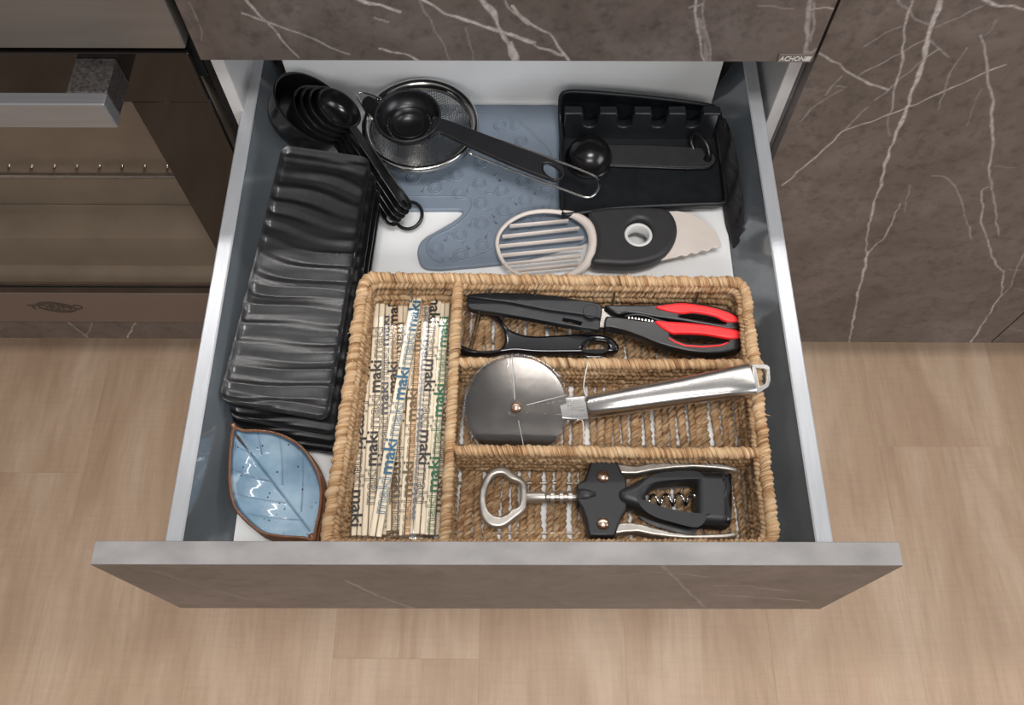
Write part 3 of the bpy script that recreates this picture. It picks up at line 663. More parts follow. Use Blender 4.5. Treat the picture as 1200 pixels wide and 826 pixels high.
part('bowl_rim', b, M['leaf_rim'], bowl, 'thin brown rim')
for k, (dx, dy, lab) in enumerate([(.0014, -.0008, 'second blue leaf bowl, nested just under the top one'), (.0027, -.0017, 'lowest blue leaf bowl of the three, resting on the white drawer bottom')]):
    c = copy_tree(bowl); c['label'] = lab; c.location = bowl.location+Vector((dx, dy, -.0065*(k+1)))

# ------------------------------------------------------------------ measuring cups on a ring
H0 = at(414, 150, .655); H1 = at(477, 242, .622)
h = (H1-H0); hl = np.linalg.norm(h); h /= hl
up_ = np.array([0, 0, 1.])-h*h[2]; up_ /= np.linalg.norm(up_)
sd_ = np.cross(h, up_); sd_ = sd_ if sd_[0] > 0 else -sd_
T_ = radians(36); nrm = cos(T_)*up_+sin(T_)*sd_; yv = np.cross(nrm, h)
cups = [(.0470, .036, 'largest black measuring cup, outermost of the nest'), (.0350, .034, 'second largest black measuring cup in the nest'), (.0318, .028, 'middle-sized black measuring cup in the nest'), (.0285, .023, 'second smallest black measuring cup in the nest'), (.0245, .018, 'smallest black measuring cup, innermost of the nest')]
for i, (r, dp, lab) in enumerate(cups):
    Hi = H0-nrm*(.0074*(4-i)); ce = Hi-h*(r+.002)
    t = thing('measuring_cup', lab, 'measuring cup', ce-nrm*dp, 'black measuring cups')
    Ml = axis_m(ce, nrm, h); b = MB()
    pr2 = [(r+.0016, -.0012), (r+.0016, .0006), (r, .0010), (r-.0012, .0002)]
    for a in np.linspace(0, 1, 12): pr2.append(((r-.0012)*(1-.12*a)*(1 if a < .55 else sqrt(max(0, 1-((a-.55)/.45)**2*.55))), -dp*a))
    pr2 += [(.001, -dp), (.001, -dp-.0014)]
    for a in np.linspace(1, 0, 12): pr2.append((r*(1-.11*a)*(1 if a < .55 else sqrt(max(0, 1-((a-.55)/.45)**2*.5))), -dp*a*1.02-.0012))
    b.lathe(pr2, Ml, 56)
    if i == 0: b.lathe([(.024, -dp-.0004), (.024, -dp-.003), (.022, -dp-.003), (.022, -dp-.0004)], Ml, 40)
    part('cup_bowl', b, M['cup'], t, sharp=40)
    L = hl+.006; w = .0098 if i < 4 else .0085
    ol = [(-.003, -w*.72), (.02, -w*.8), (L-.012, -w)]+[(L-.012+w*1.1*cos(a), w*sin(a)) for a in np.linspace(-pi/2+.25, pi/2-.25, 9)]+[(L-.012, w), (.02, w*.8), (-.003, w*.72)]
    ho = [(L-.010+.0042*cos(a), .0042*sin(a)) for a in np.linspace(0, 2*pi, 17)[:-1]]
    Mh = Matrix(axis_m(Hi-nrm*.0012, nrm, h).tolist())
    m = slab([ol, ho], 0, .0014, .0004); m.transform(Mh)
    hb = MB(); hb.add([v.co[:] for v in m.vertices], [p.vertices[:] for p in m.polygons]); bpy.data.meshes.remove(m)
    e = [np.array(Mh @ Vector((x, y, .0016))) for x, y in ol[1:-1]]; hb.tube(e, .0010, 6)
    part('cup_handle', hb, M['cup'], t)
rc = at(479, 252.5, .5945); tt = np.linspace(0, 2*pi, 49)[:-1]
b = MB(); b.tube([rc+.0148*np.array([cos(a), sin(a), .28*sin(a)+.12*cos(a)]) for a in tt], .0020, 10, closed=True)
tag(part('binder_ring', b, M['black']), 'round black ring holding the five nested measuring cups together', 'ring')

# ------------------------------------------------------------------ wire strainer
SC = np.array([-.0960, .0190, .6315]); SR = .0632
st = thing('wire_strainer', 'round fine mesh strainer with a long steel wire handle', 'strainer', SC-(0, 0, .04))
b = MB(); b.lathe([(SR-.001, -.010), (SR+.0004, -.010), (SR+.0014, -.001), (SR+.0006, .0010), (SR-.0015, .0012), (SR-.005, -.0012), (SR-.0085, -.0075), (SR-.0085, -.0088), (SR-.003, -.003)], axis_m(SC, (0, 0, 1)), 80); part('rim', b, M['steel'], st)
dep, RR = .034, SR-.008
def bowlz(rr): return -.0075-dep*(1-(rr/RR)**2)**.8
wm = MB(); sp = .00185
for d in (0, 1):
    k = -int(RR/sp)
    while k*sp < RR:
        o = k*sp; hw = sqrt(max(0, RR*RR-o*o)); k += 1
        if hw < .004: continue
        xs = np.linspace(-hw, hw, max(6, int(hw/.0022)))
        pts = [(x, o, bowlz(min(RR, sqrt(x*x+o*o)))) if d == 0 else (o, x, bowlz(min(RR, sqrt(x*x+o*o)))-.0004) for x in xs]
        wm.tube(np.array(pts)+SC, .00036, 4, cap=False)
o = part('mesh_bowl', wm, M['mesh_wire'], st, 'fine woven wire bowl'); o['kind'] = 'stuff'
hz = .6325
b = MB(); b.tube(cr([at(549,179,hz), at(600,199.5,hz), at(650,218,hz), at(684,230.5,hz), at(695,229,hz), at(702,220,hz), at(700,209,hz), at(690,203,hz), at(660,191,hz), at(627,179,hz), at(590,166,hz), at(555,155,hz)], 6, False), .0013, 8); part('wire_handle', b, M['steel'], st)
b = MB(); b.tube(cr([at(447,116,hz), at(434,110.5,hz), at(422,108.5,hz), at(418.5,112,hz), at(424,122,hz), at(431,134,hz), at(437,140,hz-.003)], 6, False), .0013, 8); part('rest_hook', b, M['steel'], st)

# ------------------------------------------------------------------ egg separator
EC = np.array([-.1078, .0165, .6455]); es = thing('egg_separator', 'black plastic egg separator with a long handle, lying across the strainer', 'egg separator', EC-(0, 0, .02))
b = MB(); b.lathe([(.0362, -.003), (.0368, 0), (.036, .001), (.0335, .0006), (.032, -.003), (.029, -.011), (.0245, -.0135)], axis_m(EC, (0, 0, 1)), 64)
b.lathe([(.0362, -.003), (.0335, -.005), (.0305, -.0125), (.0245, -.0148), (.0245, -.0135)], axis_m(EC, (0, 0, 1)), 64); part('outer_ring', b, M['black'], es, sharp=50)
b = MB(); b.tube([EC+np.array((.0352*cos(a), .0352*sin(a), .0006)) for a in np.linspace(0, 2*pi, 65)[:-1]], .0015, 8, closed=True); part('ring_bead', b, M['soft_black'], es)
b = MB(); b.lathe([(.0222, -.0135), (.0220, -.0100), (.0206, -.0100), (.0195, -.017), (.014, -.0215), (.006, -.0235), (.0005, -.024)], axis_m(EC, (0, 0, 1)), 48); b.lathe([(.0225, -.0135), (.0205, -.0175), (.0145, -.023), (.0005, -.0255)], axis_m(EC, (0, 0, 1)), 48)
part('yolk_cup', b, M['black'], es)
for k in range(28):
    a = 2*pi*k/28
    if k % 6 == 0 or True:
        b = MB(); c1 = EC+np.array((.0222*cos(a), .0222*sin(a), -.0133)); c2 = EC+np.array((.0248*cos(a), .0248*sin(a), -.0140)); b.tube([c1, c2], .0011, 5)
        part('slot_bridge', b, M['black'], es)
z = EC[2]-.0015
b2 = slab([cr([at(x, y, z)[:2] for x, y in [(441,118),(432,113),(425,118),(425,126),(432,133),(441,138),(448,128)]], 5)], z-.0016, .003, .001); part('rest_tab', b2, M['black'], es)
hp = [(508,138),(514,139),(522,141),(560,155),(600,170.5),(640,185.5),(655,192),(661,199),(660,208),(652,213),(643,211),(600,194.5),(560,177),(530,163),(516,157),(509,160),(503,163)]
hh = [(637,193),(645,193),(654,199),(658,205),(655,210),(647,209.5),(640,205),(636,199)]
part('handle', slab([cr([at(x, y, z)[:2] for x, y in hp], 5), cr([at(x, y, z)[:2] for x, y in hh], 4)], z-.002, .0045, .0014), M['soft_black'], es)
b = MB(); b.tube(cr(ap(hp[10:17]+hp[:1], z+.0024), 5, False), .0009, 6); b.tube(cr(ap(hh, z+.0024), 4), .0010, 6, closed=True); part('handle_bead', b, M['black'], es)

# ------------------------------------------------------------------ silicone spoon rest with five teeth
sr = thing('spoon_rest', 'black silicone utensil rest with a row of five teeth', 'spoon rest', at(750, 190, .589))
rz = .5885
ro = cr([at(x, y, rz)[:2] for x, y in [(659,252),(657,230),(659,170),(662,135),(680,128),(760,128),(830,134),(843,146),(846,180),(850,215),(853,240),(845,243),(760,248),(680,253)]], 5)
part('tray_floor', slab([ro], rz, .003, .001), M['matte_black'], sr)
lip = [(660,250,.601),(658,235,.601),(657,200,.601),(658,165,.601),(656.5,140,.606),(656.5,125,.618),(658,112,.632),(666,107.5,.637),(690,108,.637),(740,112,.634),(790,117.5,.628),(825,122.5,.622),(838,127,.616),(844,137,.608),(846,170,.600),(848.5,205,.600),(851,232,.601),(846,238,.602),(820,239,.602),(770,241,.602),(720,244,.602),(690,248,.602),(670,251,.602)]
lp = cr(ap(lip, 0), 5)
b = MB(); b.tube(lp, .0026, 10, closed=True); part('rim', b, M['matte_black'], sr)
lo2 = np.array([(p[0], p[1], rz+.001) for p in lp]); cen = lp.mean(0)[:2]
low = lo2.copy(); low[:, :2] = cen+(low[:, :2]-cen)*.965
b = MB(); b.grid(np.stack([low, lo2*.35+lp*.65, lp]), closed_v=True); b.grid(np.stack([low-(0, 0, .001), lo2*.35+lp*.65, lp])+0.0, closed_v=True, flip=True); part('tray_wall', b, M['matte_black'], sr)
# toothed wall: five square teeth with round-bottomed notches between them
xl, xr = at(662,124,.632)[0], at(843,124,.632)[0]; yb = at(750,126,.632)[1]; tw = (xr-xl)
pitch_ = tw*(823-663)/(843-663)/4; tooth = tw*20.5/180
ol = [(xl, rz+.002)]; ztop = .633; znot = .610
ol2 = [(xl, ztop)]
for k in range(5):
    x0 = xl+pitch_*k; x1 = x0+tooth
    ol2 += [(x0+.0008, ztop), (x1-.0008, ztop)] if k else [(x1-.0008, ztop)]
    if k < 4:
        nx0, nx1 = x1+.0012, x0+pitch_-.0012; r_ = (nx1-nx0)/2; cxn = (nx0+nx1)/2
        ol2 += [(nx0, ztop-.005), (nx0, znot+r_)]+[(cxn-r_*cos(a), znot+r_-r_*sin(a)) for a in np.linspace(.3, pi-.3, 7)]+[(nx1, znot+r_), (nx1, ztop-.005)]
outl = ol+ol2+[(xr, ztop), (xr, rz+.002)]
m = slab([outl], -.006, .012, .0022); m.transform(Matrix.Translation((0, yb-.004, 0)) @ Matrix.Rotation(radians(90), 4, 'X'))
part('toothed_wall', m, M['matte_black'], sr)

# ------------------------------------------------------------------ upside-down measuring spoon on the rest, with its ring
SPc = np.array(at(691, 181, .601)); SPc[2] = .5925; rsp = .0258
ms = thing('measuring_spoon', 'round black measuring spoon lying upside down on the toothed rest', 'measuring spoon', SPc)
b = MB(); b.lathe([(rsp+.0016, 0), (rsp+.0016, .0016), (rsp, .002)]+[(rsp*cos(a), .002+rsp*.98*sin(a)) for a in np.linspace(.05, pi/2-.01, 16)], axis_m(SPc, (0, 0, 1)), 56); part('spoon_bowl', b, M['gloss_cup'] if 'gloss_cup' in M else M['cup'], ms)
zz = .5945
so = cr([at(x, y, zz)[:2] for x, y in [(712,172),(718,170.5),(760,171),(805,173),(826,175),(836,181),(838.5,187.5),(834,194),(826,197),(800,197),(760,195.5),(720,194),(712,192)]], 5)
sh_ = [at(829+4.5*cos(a), 186.5+4*sin(a), zz)[:2] for a in np.linspace(0, 2*pi, 17)[:-1]]
part('spoon_handle', slab([so, sh_], zz-.0015, .003, .0009), M['charcoal'], ms)
b = MB(); b.tube(cr(ap([(712,193),(720,194.5),(760,196),(800,197.5),(826,197.5),(834.5,194.5),(839,187.5),(836.5,180.5),(826,174.5)], zz+.0016), 5, False), .0009, 6); part('handle_bead', b, M['cup'], ms)
ra, rb_ = at(829, 187, .597), at(812, 158, .606); mid = (ra+rb_)/2; vx = (ra-rb_); rad_ = np.linalg.norm(vx)/2; vx /= 2*rad_; vz = np.array([.35, .1, 1.]); vz -= vx*(vz @ vx); vz /= np.linalg.norm(vz)
b = MB(); b.tube([mid+rad_*(cos(a)*vx)+rad_*.6*sin(a)*vz for a in tt], .0030, 10, closed=True); tag(part('key_ring', b, M['black']), 'small black ring through the end of the upside-down spoon', 'ring')

# ------------------------------------------------------------------ black cloth pouch squeezed beside the rest
le = cr([at(*p) for p in [(838,140,.606),(842,175,.600),(846,205,.597),(849,232,.595),(852,255,.592),(856,275,.588),(859,290,.584)]], 8, False)
re = cr([at(*p) for p in [(850,138,.634),(860,165,.628),(866,195,.622),(870,222,.617),(872,245,.610),(876,268,.598),(874,288,.586)]], 8, False)
n = len(le); G = []
for j, s in enumerate(np.linspace(0, 1, 16)):
    bul = sin(pi*s); c = le*(1-s)+re*s
    c = c+np.stack([-.002*bul*np.sin(np.arange(n)*.5+s*3), .001*np.sin(np.arange(n)*.35+s*5), .007*bul+.0032*bul*np.sin(np.arange(n)*.42+6*s)+.0022*bul*np.sin(np.arange(n)*.9-9*s)], 1); G.append(c)
G = np.array(G); b = MB(); b.grid(G); Gb = G.copy(); Gb[..., 2] = np.maximum(BZ+.0015, Gb[..., 2]-.010); b.grid(Gb, flip=True)
nn = G.shape[1]; mm_ = G.shape[0]; ring = [j for j in range(nn)]+[i*nn+nn-1 for i in range(1, mm_)]+[(mm_-1)*nn+j for j in range(nn-2, -1, -1)]+[i*nn for i in range(mm_-2, 0, -1)]
for a_, c_ in zip(ring, ring[1:]+ring[:1]): b.f.append((c_, a_, nn*mm_+a_, nn*mm_+c_))
tag(part('cloth_pouch', b, M['cloth']), 'crumpled black cloth pouch wedged between toothed rest and drawer side', 'pouch')

# ------------------------------------------------------------------ avocado slicer
av = thing('avocado_slicer', 'cream and black avocado slicer with slatted oval head and serrated blade', 'avocado slicer', at(715, 283, .59))
az = .6005
ring = cr(ap([(582.5,286),(586,272),(597,260),(614,251),(634,247.5),(655,248.5),(673,252.5),(687,261),(694,273),(695.5,286),(692,300),(684,312),(668,322),(645,327),(620,325),(600,317),(588,304)], az), 6)
rr_ = np.interp(ring[:, 0], [ring[:, 0].min(), at(655,280,az)[0], ring[:, 0].max()], [.0021, .0026, .0058])
b = MB(); b.tube(ring, rr_, 12, closed=True); part('slicer_head', b, M['cream'], av, 'cream oval ring')
for (xa, ya, xb, yb_) in [(470,140,745,115),(435,190,795,150),(420,235,815,195),(426,278,815,240),(440,320,805,282),(480,352,790,322)]:
    b = MB(); a_ = at(480+xa/4, 230+ya/4, az); c_ = at(480+xb/4, 230+yb_/4, az); b.loft([(a_, (0, .0010, 0), (0, 0, .0032), 3), (c_, (0, .0010, 0), (0, 0, .0032), 3)], 10); part('slat', b, M['cream'], av)
hb_ = [(689,253),(704,248.5),(735,246.5),(765,247),(781,250),(790,261),(792.5,276),(788,290),(777,303),(759,311),(738,314.5),(714,314),(693,311),(697,298),(698.5,283),(695.5,267)]
part('handle', slab([cr([at(x, y, az)[:2] for x, y in hb_], 6), [at(748+13.5*cos(a), 275.5+14*sin(a), az)[:2] for a in np.linspace(0, 2*pi, 33)[:-1]]], az-.010, .019, .0055, res=5), M['charcoal'], av, 'soft black handle')
b = MB(); cc = at(748, 275.3, az+.0085); b.lathe([(.0150, -.006), (.0150, .0000), (.0140, .0016), (.0120, .0016), (.0112, .0004), (.0112, -.012)], axis_m(cc, (0, 0, 1)), 40); part('hole_ring', b, M['white_ring'], av, 'white ring round the handle hole')
bl = [(775,248.5),(790,247),(804,248.5),(818,253.5),(830,262),(839,272),(845.5,286)]
ser = []
for k in range(30):
    t = k/29; x = 845.5+(772-845.5)*t; y = 288+(305-288)*t**.9+1.3*sin(k*1.25)*(1 if 1 < k < 20 else .1); ser.append((x, y))
part('blade', slab([[at(x, y, az)[:2] for x, y in [tuple(p) for p in cr(bl, 5, False)]+ser]], az-.003, .003, .0008), M['cream'], av, 'cream serrated blade')

# ------------------------------------------------------------------ seagrass basket
RZ = .6415
bk = thing('seagrass_basket', 'woven seagrass basket with four compartments filling the front of the drawer', 'basket', at(640, 480, BZ))
c4 = ap([(427,325),(873,331),(908,642),(381,642)], RZ)[:, :2]           # rim centre line corners: back left, back right, front right, front left
def inset_loop(d, z, r=.013):
    cen = c4.mean(0); Q = []
    for p in c4: v = p-cen; Q.append(cen+v-np.sign(v)*d)
    out = []
    for i in range(4):
        p, a, c = Q[i], Q[i-1], Q[(i+1) % 4]
        u1 = (a-p)/np.linalg.norm(a-p); u2 = (c-p)/np.linalg.norm(c-p)
        for k in range(7):
            t = k/6; out.append(p+u1*r*(1-t)**2+u2*r*t**2)
    out = np.array(out); return np.column_stack([out, np.full(len(out), z)])
def lerp_top(t): return c4[0]*(1-t)+c4[1]*t
b = MB(); b.rope(inset_loop(0, RZ), .0056, .0102, closed=True, jit=.15); part('rim_rope', b.mesh('rim_rope', attr='ropeco'), M['rope'], bk)
b = MB(); b.rope(inset_loop(.0050, RZ-.0052),   .0042, .0088, closed=True, hand=-1, jit=.12); part('inner_rim_rope', b.mesh('inner_rim_rope', attr='ropeco'), M['rope'], bk)
for k in range(5):
    z = RZ-.0105-.0098*k
    if z < BZ+.006: break
    b = MB(); b.rope(inset_loop(.0022+.0008*k, z), .0041, .0092, closed=True, hand=(-1)**k, jit=.13, phase=k); part('wall_rope', b.mesh('wall_rope', attr='ropeco'), M['rope'], bk)
# dividers
dv = [at(537, 326, RZ-.001), at(521, 640, RZ-.001)]
h1 = [at(539, 425, RZ-.004), at(892, 427, RZ-.004)]; h2 = [at(533, 528, RZ-.002), at(899, 531, RZ-.002)]
for A_, B_, rr_0 in ((dv[0], dv[1], .0050), (h1[0], h1[1], .0050), (h2[0], h2[1], .0050)):
    P = np.array([A_*(1-t)+B_*t+np.array([0, 0, .0012*sin(7*t)]) for t in np.linspace(0, 1, 24)])
    b = MB(); b.rope(P, rr_0*1.04, .0094, jit=.12, strands=2); part('divider_rope', b.mesh('divider_rope', attr='ropeco'), M['rope'], bk)
    for k in range(1, 6):
        b = MB(); Q = P-np.array([0, 0, .0092*k]); b.rope(Q, .0039, .0090, jit=.14, hand=(-1)**k, phase=k*1.3); part('divider_wall_rope', b.mesh('divider_wall_rope', attr='ropeco'), M['rope'], bk)
# bottom: twisted cords from back to front, over a few wires
Lb, Rb = .008, .008; n_c = 45; lb0, lb1 = c4[0]+(Lb, -.006), c4[3]+(Lb, .006); rb0, rb1 = c4[1]+(-Rb, -.006), c4[2]+(-Rb, .006)
for k in range(n_c):
    t = (k+.5)/n_c+random.uniform(-.0045, .0045); A_ = lb0*(1-t)+rb0*t; B_ = lb1*(1-t)+rb1*t
    P = np.array([np.append(A_*(1-u)+B_*u+np.array([.0012*sin(9*u+k*1.7), 0]), BZ+.0062+.0006*sin(14*u+k)) for u in np.linspace(0, 1, 20)])
    b = MB(); b.rope(P,   .0038*random.uniform(.86, 1.12), .0120, jit=.12, hand=1, phase=k, tr=.52); part('base_cord', b.mesh('base_cord', attr='ropeco'), M['rope'], bk)
for t in (.16, .40, .58, .72, .90):
    A_ = c4[0]*(1-t)+c4[3]*t; B_ = c4[1]*(1-t)+c4[2]*t
    b = MB(); b.tube([np.append(A_+(.004, 0), BZ+.0068), np.append(B_-(.004, 0), BZ+.0068)], .0013, 6); part('base_wire', b, M['wire'], bk, 'thin grey wire')
for t in (.12, .33, .45, .66, .88):                 # upright wires of the back wall
    p = c4[0]*(1-t)+c4[1]*t; b = MB(); b.tube([np.append(p-(0, .0085), RZ-.004), np.append(p-(0, .0095), BZ+.008)], .0012, 6); part('wall_wire', b, M['wire'], bk)
fb = MB()
for k in range(46):                                  # stray fibres
    i = random.randrange(4); t = random.random(); p = c4[i]*(1-t)+c4[(i+1) % 4]*t
    a = random.uniform(0, 2*pi); L = random.uniform(.004, .011); p3 = np.append(p, RZ+.004)
    d3 = np.array([cos(a), sin(a), .35]); fb.tube([p3, p3+d3*L*.5, p3+d3*L+(0, 0, -.001)], [.0005, .0004, .0002], 4)
o = part('stray_fibres', fb.mesh('stray_fibres', attr='ropeco'), M['rope'], bk); o['kind'] = 'stuff'

# ------------------------------------------------------------------ chopsticks in printed clear wrappers
def words(outline):
    m = text_mesh('maki', .02, Matrix.Identity(4), outline=.00034 if outline else 0, embolden=0 if outline else .0004)
    V = np.array([v.co[:] for v in m.vertices]); Fc = [tuple(p.vertices) for p in m.polygons]; bpy.data.meshes.remove(m)
    x0, x1 = V[:, 0].min(), V[:, 0].max(); y0, y1 = V[:, 1].min(), V[:, 1].max()
    V[:, 0] = (V[:, 0]-x0)/(x1-x0); V[:, 1] = (V[:, 1]-y0)/(y1-y0)-.5; V[:, 2] = V[:, 2]/.02*.2
    return V, Fc
WS, WO = words(False), words(True)
def chopsticks(label, top, bot, z, ink, wood='wood', up=True, ph=0., width=.0112, film='wrapper', ztilt=0.):
    a, c = at(*top, z+ztilt), at(bot[0]-(top[0]-bot[0])*.018, bot[1]+5, z); L = np.linalg.norm(c-a); mid = (a+c)/2
    t = thing('wrapped_chopsticks', label, 'chopsticks', mid-(0, 0, .003), 'wrapped chopsticks in the left compartment')
    x = (a-c)/L                                        # towards the rear
    Mt = axis_m(mid, np.cross(x, np.cross((0, 0, 1.), x)), x)
    for s in (-1, 1):
        b = MB(); w = width*.235
        b.loft([((-L/2+.004, s*width*.255, 0), (0, w*.82, 0), (0, 0, .0020), 5), ((-L/2+.006, s*width*.255, 0), (0, w*.92, 0), (0, 0, .0023), 5), ((L/2-.006, s*width*.255, 0), (0, w, 0), (0, 0, .0026), 5), ((L/2-.004, s*width*.255, 0), (0, w*.9, 0), (0, 0, .0023), 5)], 14)
        part('chopstick', xf(b, Mt), M[wood if s < 0 else 'wood'], t, sharp=40)
    b = MB(); hw = width/2; secs = []
    for u in np.linspace(-1, 1, 26):
        e = max(0, (abs(u)-.955)/.045); hh_ = .0034*(1-e)+.0003; ww = hw*1.06*(1+.06*e)+.0003*sin(u*37+ph)
        secs.append(((u*(L/2+.006), 0, .0002+.0004*sin(u*23+ph)*e), (0, ww, 0), (0, 0, hh_), 4))
    b.loft(secs, 16); part('wrapper', xf(b, Mt), M[film], t, 'clear printed wrapper')
    b = MB(); G = []
    for i in range(9):
        row = []
        for j in range(6): row.append((L/2+.003+.0115*i/8, (j/5-.5)*width*1.25+random.uniform(-.001, .001)*(i > 0), .0016+.009*(i/8)**1.3+random.uniform(-.0022, .0036)*(i > 0)))
        G.append(row)
    b.grid(np.array(G)); part('crimped_end', xf(b, Mt).mesh('crimped_end', False), M['film'], t)
    wl = .0345; gap_ = .0028; b = MB(); k = 0; xx = -L/2+.002-ph*(2*(wl+gap_)); z_ = .0038
    while xx < L/2-.006:
        V, Fc = (WS, WO)[k % 2]
        if xx > -L/2-.004 and xx+wl < L/2+.004:
            W = V.copy(); hgt = width*1.2
            W[:, 0] = W[:, 0]*wl+xx; W[:, 1] = W[:, 1]*hgt*.82; W[:, 2] = W[:, 2]*.0012+z_
            if not up: W[:, 0] *= -1; W[:, 1] *= -1
            b.add(W, Fc)
        xx += wl+gap_; k += 1
    part('printed_words', xf(b, Mt).mesh('printed_words', False), M[ink], t, 'printed lettering')
zc = BZ+.0145
CH = [('wrapped chopsticks with grey lettering, low between two cream pairs', (452,352), (447,627), zc, 'ink_grey', 'wood', True, .4, .0100),
      ('amber-edged wrapped chopsticks left of the bright blue-lettered pair', (461,351), (459,622), zc, 'ink_black', 'wood_orange', True, .15, .0105),
      ('wrapped chopsticks with brown lettering, half under the blue-lettered pair', (473,348), (466,622), zc, 'ink_brown', 'wood', False, .6, .0105),
      ('wrapped chopsticks with dark lettering, low beside the green-lettered pair', (514,350), (498,627), zc, 'ink_black', 'wood', False, .3, .0100),
      ('wrapped chopsticks squeezed against the basket divider', (526,352), (510,627), zc, 'ink_brown', 'wood', True, .7, .0090),
      ('leftmost wrapped chopsticks, black words reading downwards', (433,356), (418,628), zc+.003, 'ink_black', 'wood', False, .35, .0105),
      ('cream wrapped chopsticks with bold black words, second from the left', (445,353), (431,628), zc+.0085, 'ink_black', 'wood', True, .1, .0115),
      ('slanting amber-edged wrapped chopsticks right of the blue-lettered pair', (490,352), (474,628), zc+.0065, 'ink_brown', 'wood_orange', True, .5, .0105),
      ('greyish crinkled wrapper of chopsticks right of the amber-edged pair', (500,347), (484,626), zc+.0045, 'ink_grey', 'wood', True, .8, .0085),
      ('wrapped chopsticks with large black words reading downwards, right half', (511.5,348), (492,626), zc+.0085, 'ink_black', 'wood', False, .05, .0110),
      ('wrapped chopsticks with green lettering by the divider', (522,352), (503,627), zc+.0075, 'ink_green', 'wood', True, .45, .0100),
      ('wrapped chopsticks with bright blue lettering, lying slanted on top of the others', (488.5,346), (440,629), zc+.0165, 'ink_blue', 'wood', True, .2, .0120)]
for i, c in enumerate(CH):
    chopsticks(*c[:9], film='film' if 'greyish' in c[0] else 'wrapper')

# ------------------------------------------------------------------ kitchen scissors in a black sheath
sc = thing('kitchen_scissors', 'kitchen scissors with red and black loops, blades in a black sheath', 'scissors', at(710, 375, .612))
z = .6185
def o2(pts, n=5): return cr([at(x, y, z)[:2] for x, y in pts], n)
def l2(pts): return [at(x, y, z)[:2] for x, y in pts]
sheath = [(548,350),(556,348),(580,347),(615,347.5),(650,351),(680,355.5),(700,359),(704.5,362),(705,370),(703.5,377),(680,372.5),(640,367),(600,359),(570,355),(549,352.5)]
part('sheath', slab([l2(sheath)], z-.004, .012, .0016), M['matte_black'], sc, 'matte black blade sheath')
low_ = [(547.5,351),(570,353),(600,357),(640,364.5),(680,370.5),(703,375),(703,386),(700,388.5),(670,384),(640,378.5),(610,373),(580,368),(552,364.5),(547.5,361)]
slot_ = [(660,374.5),(672,376.5),(682,379.5),(680,382.5),(668,380.5),(659,377.5)]
part('sheath_flange', slab([l2(low_), l2(slot_)], z-.0045, .0085, .0012), M['matte_black'], sc)
b = MB(); cc = at(692, 364.5, z+.0078); b.lathe([(.0078, -.001), (.0078, .0003), (.0070, .0007), (.0062, -.0001), (.0005, .0003)], axis_m(cc, (0, 0, 1)), 36); part('sheath_button', b, M['matte_black'], sc)
part('blade', slab([l2([(696,366),(705,362.5),(714,364),(722,370.5),(712,377),(709,385),(696,384)])], z-.001, .003, .0003), M['wheel'], sc, 'steel blades')
up1 = [(708,362),(725,361),(750,361.2),(768,360.5),(785,358.2),(802,357.5),(832,362),(855,369),(867,377.5),(870.5,384),(868,388.8),(856,389.5),(842,387.5),(800,380),(772,376),(750,372),(735,370.5),(722,372)]
hol1 = [(795,373.3),(812,372.2),(832,375.5),(848,381.5),(842,382.5),(820,379),(800,376)]
part('upper_handle', slab([o2(up1), o2(hol1)], z-.005, .013, .0022, res=4), M['black'], sc, 'black upper finger loop')
rd1 = [(767,364.5),(784,361),(802,360),(831,364.6),(853,371.3),(865.5,379.5),(863,382),(850,381.8),(834,375.2),(812,371.3),(797,372.2),(780,369.5)]
part('upper_grip', slab([o2(rd1)], z+.004, .0062, .0026, res=4), M['red'], sc, 'red inlay of the upper loop')
lo1 = [(709,375),(718,374),(735,376),(752,378.5),(768,378.6),(800,380.5),(840,385),(862,389),(871,395),(873,402),(869,409),(857,414.5),(838,417),(815,416),(795,412.5),(770,405.5),(750,397.5),(732,391),(716,387),(708,386)]
hol2 = [(784,394.6),(800,394.4),(825,396),(852,400.2),(844,404.2),(822,405.6),(803,404.2),(791,400)]
part('lower_handle', slab([o2(lo1), o2(hol2)], z-.006, .013, .0022, res=4), M['black'], sc, 'black lower finger loop')
rd2 = [(766,380.3),(784,381),(810,382.8),(842,387),(862,391),(868.5,396),(866,400),(853,401),(825,396.2),(800,394.8),(786,394.6),(775,389)]
part('lower_grip', slab([o2(rd2)], z+.003, .0062, .0026, res=4), M['red'], sc, 'red inlay of the lower loop')
b = MB(); b.tube(ap([(784,396.5),(791,400.8),(803,405),(822,406.4),(844,405),(853,401.6)], z+.0068), .0010, 6); part('grip_line', b, M['red'], sc)
b = MB(); b.tube(cr(ap([(732,371),(742,368.8),(755,369.5),(768,374),(790,379.3),(830,385.4),(866,389.5)], z+.0066), 5, False), .0013, 6); part('handle_joint', b, M['black'], sc)
for k in range(8):
    c = at(737+k*3.9, 372.5+k*.55, z+.0068); b = MB(); b.bbox(c-(.0008, .0012, .0006), c+(.0008, .0012, .0006), .0002); part('grip_tooth', b.mesh('grip_tooth', False), M['steel'], sc)

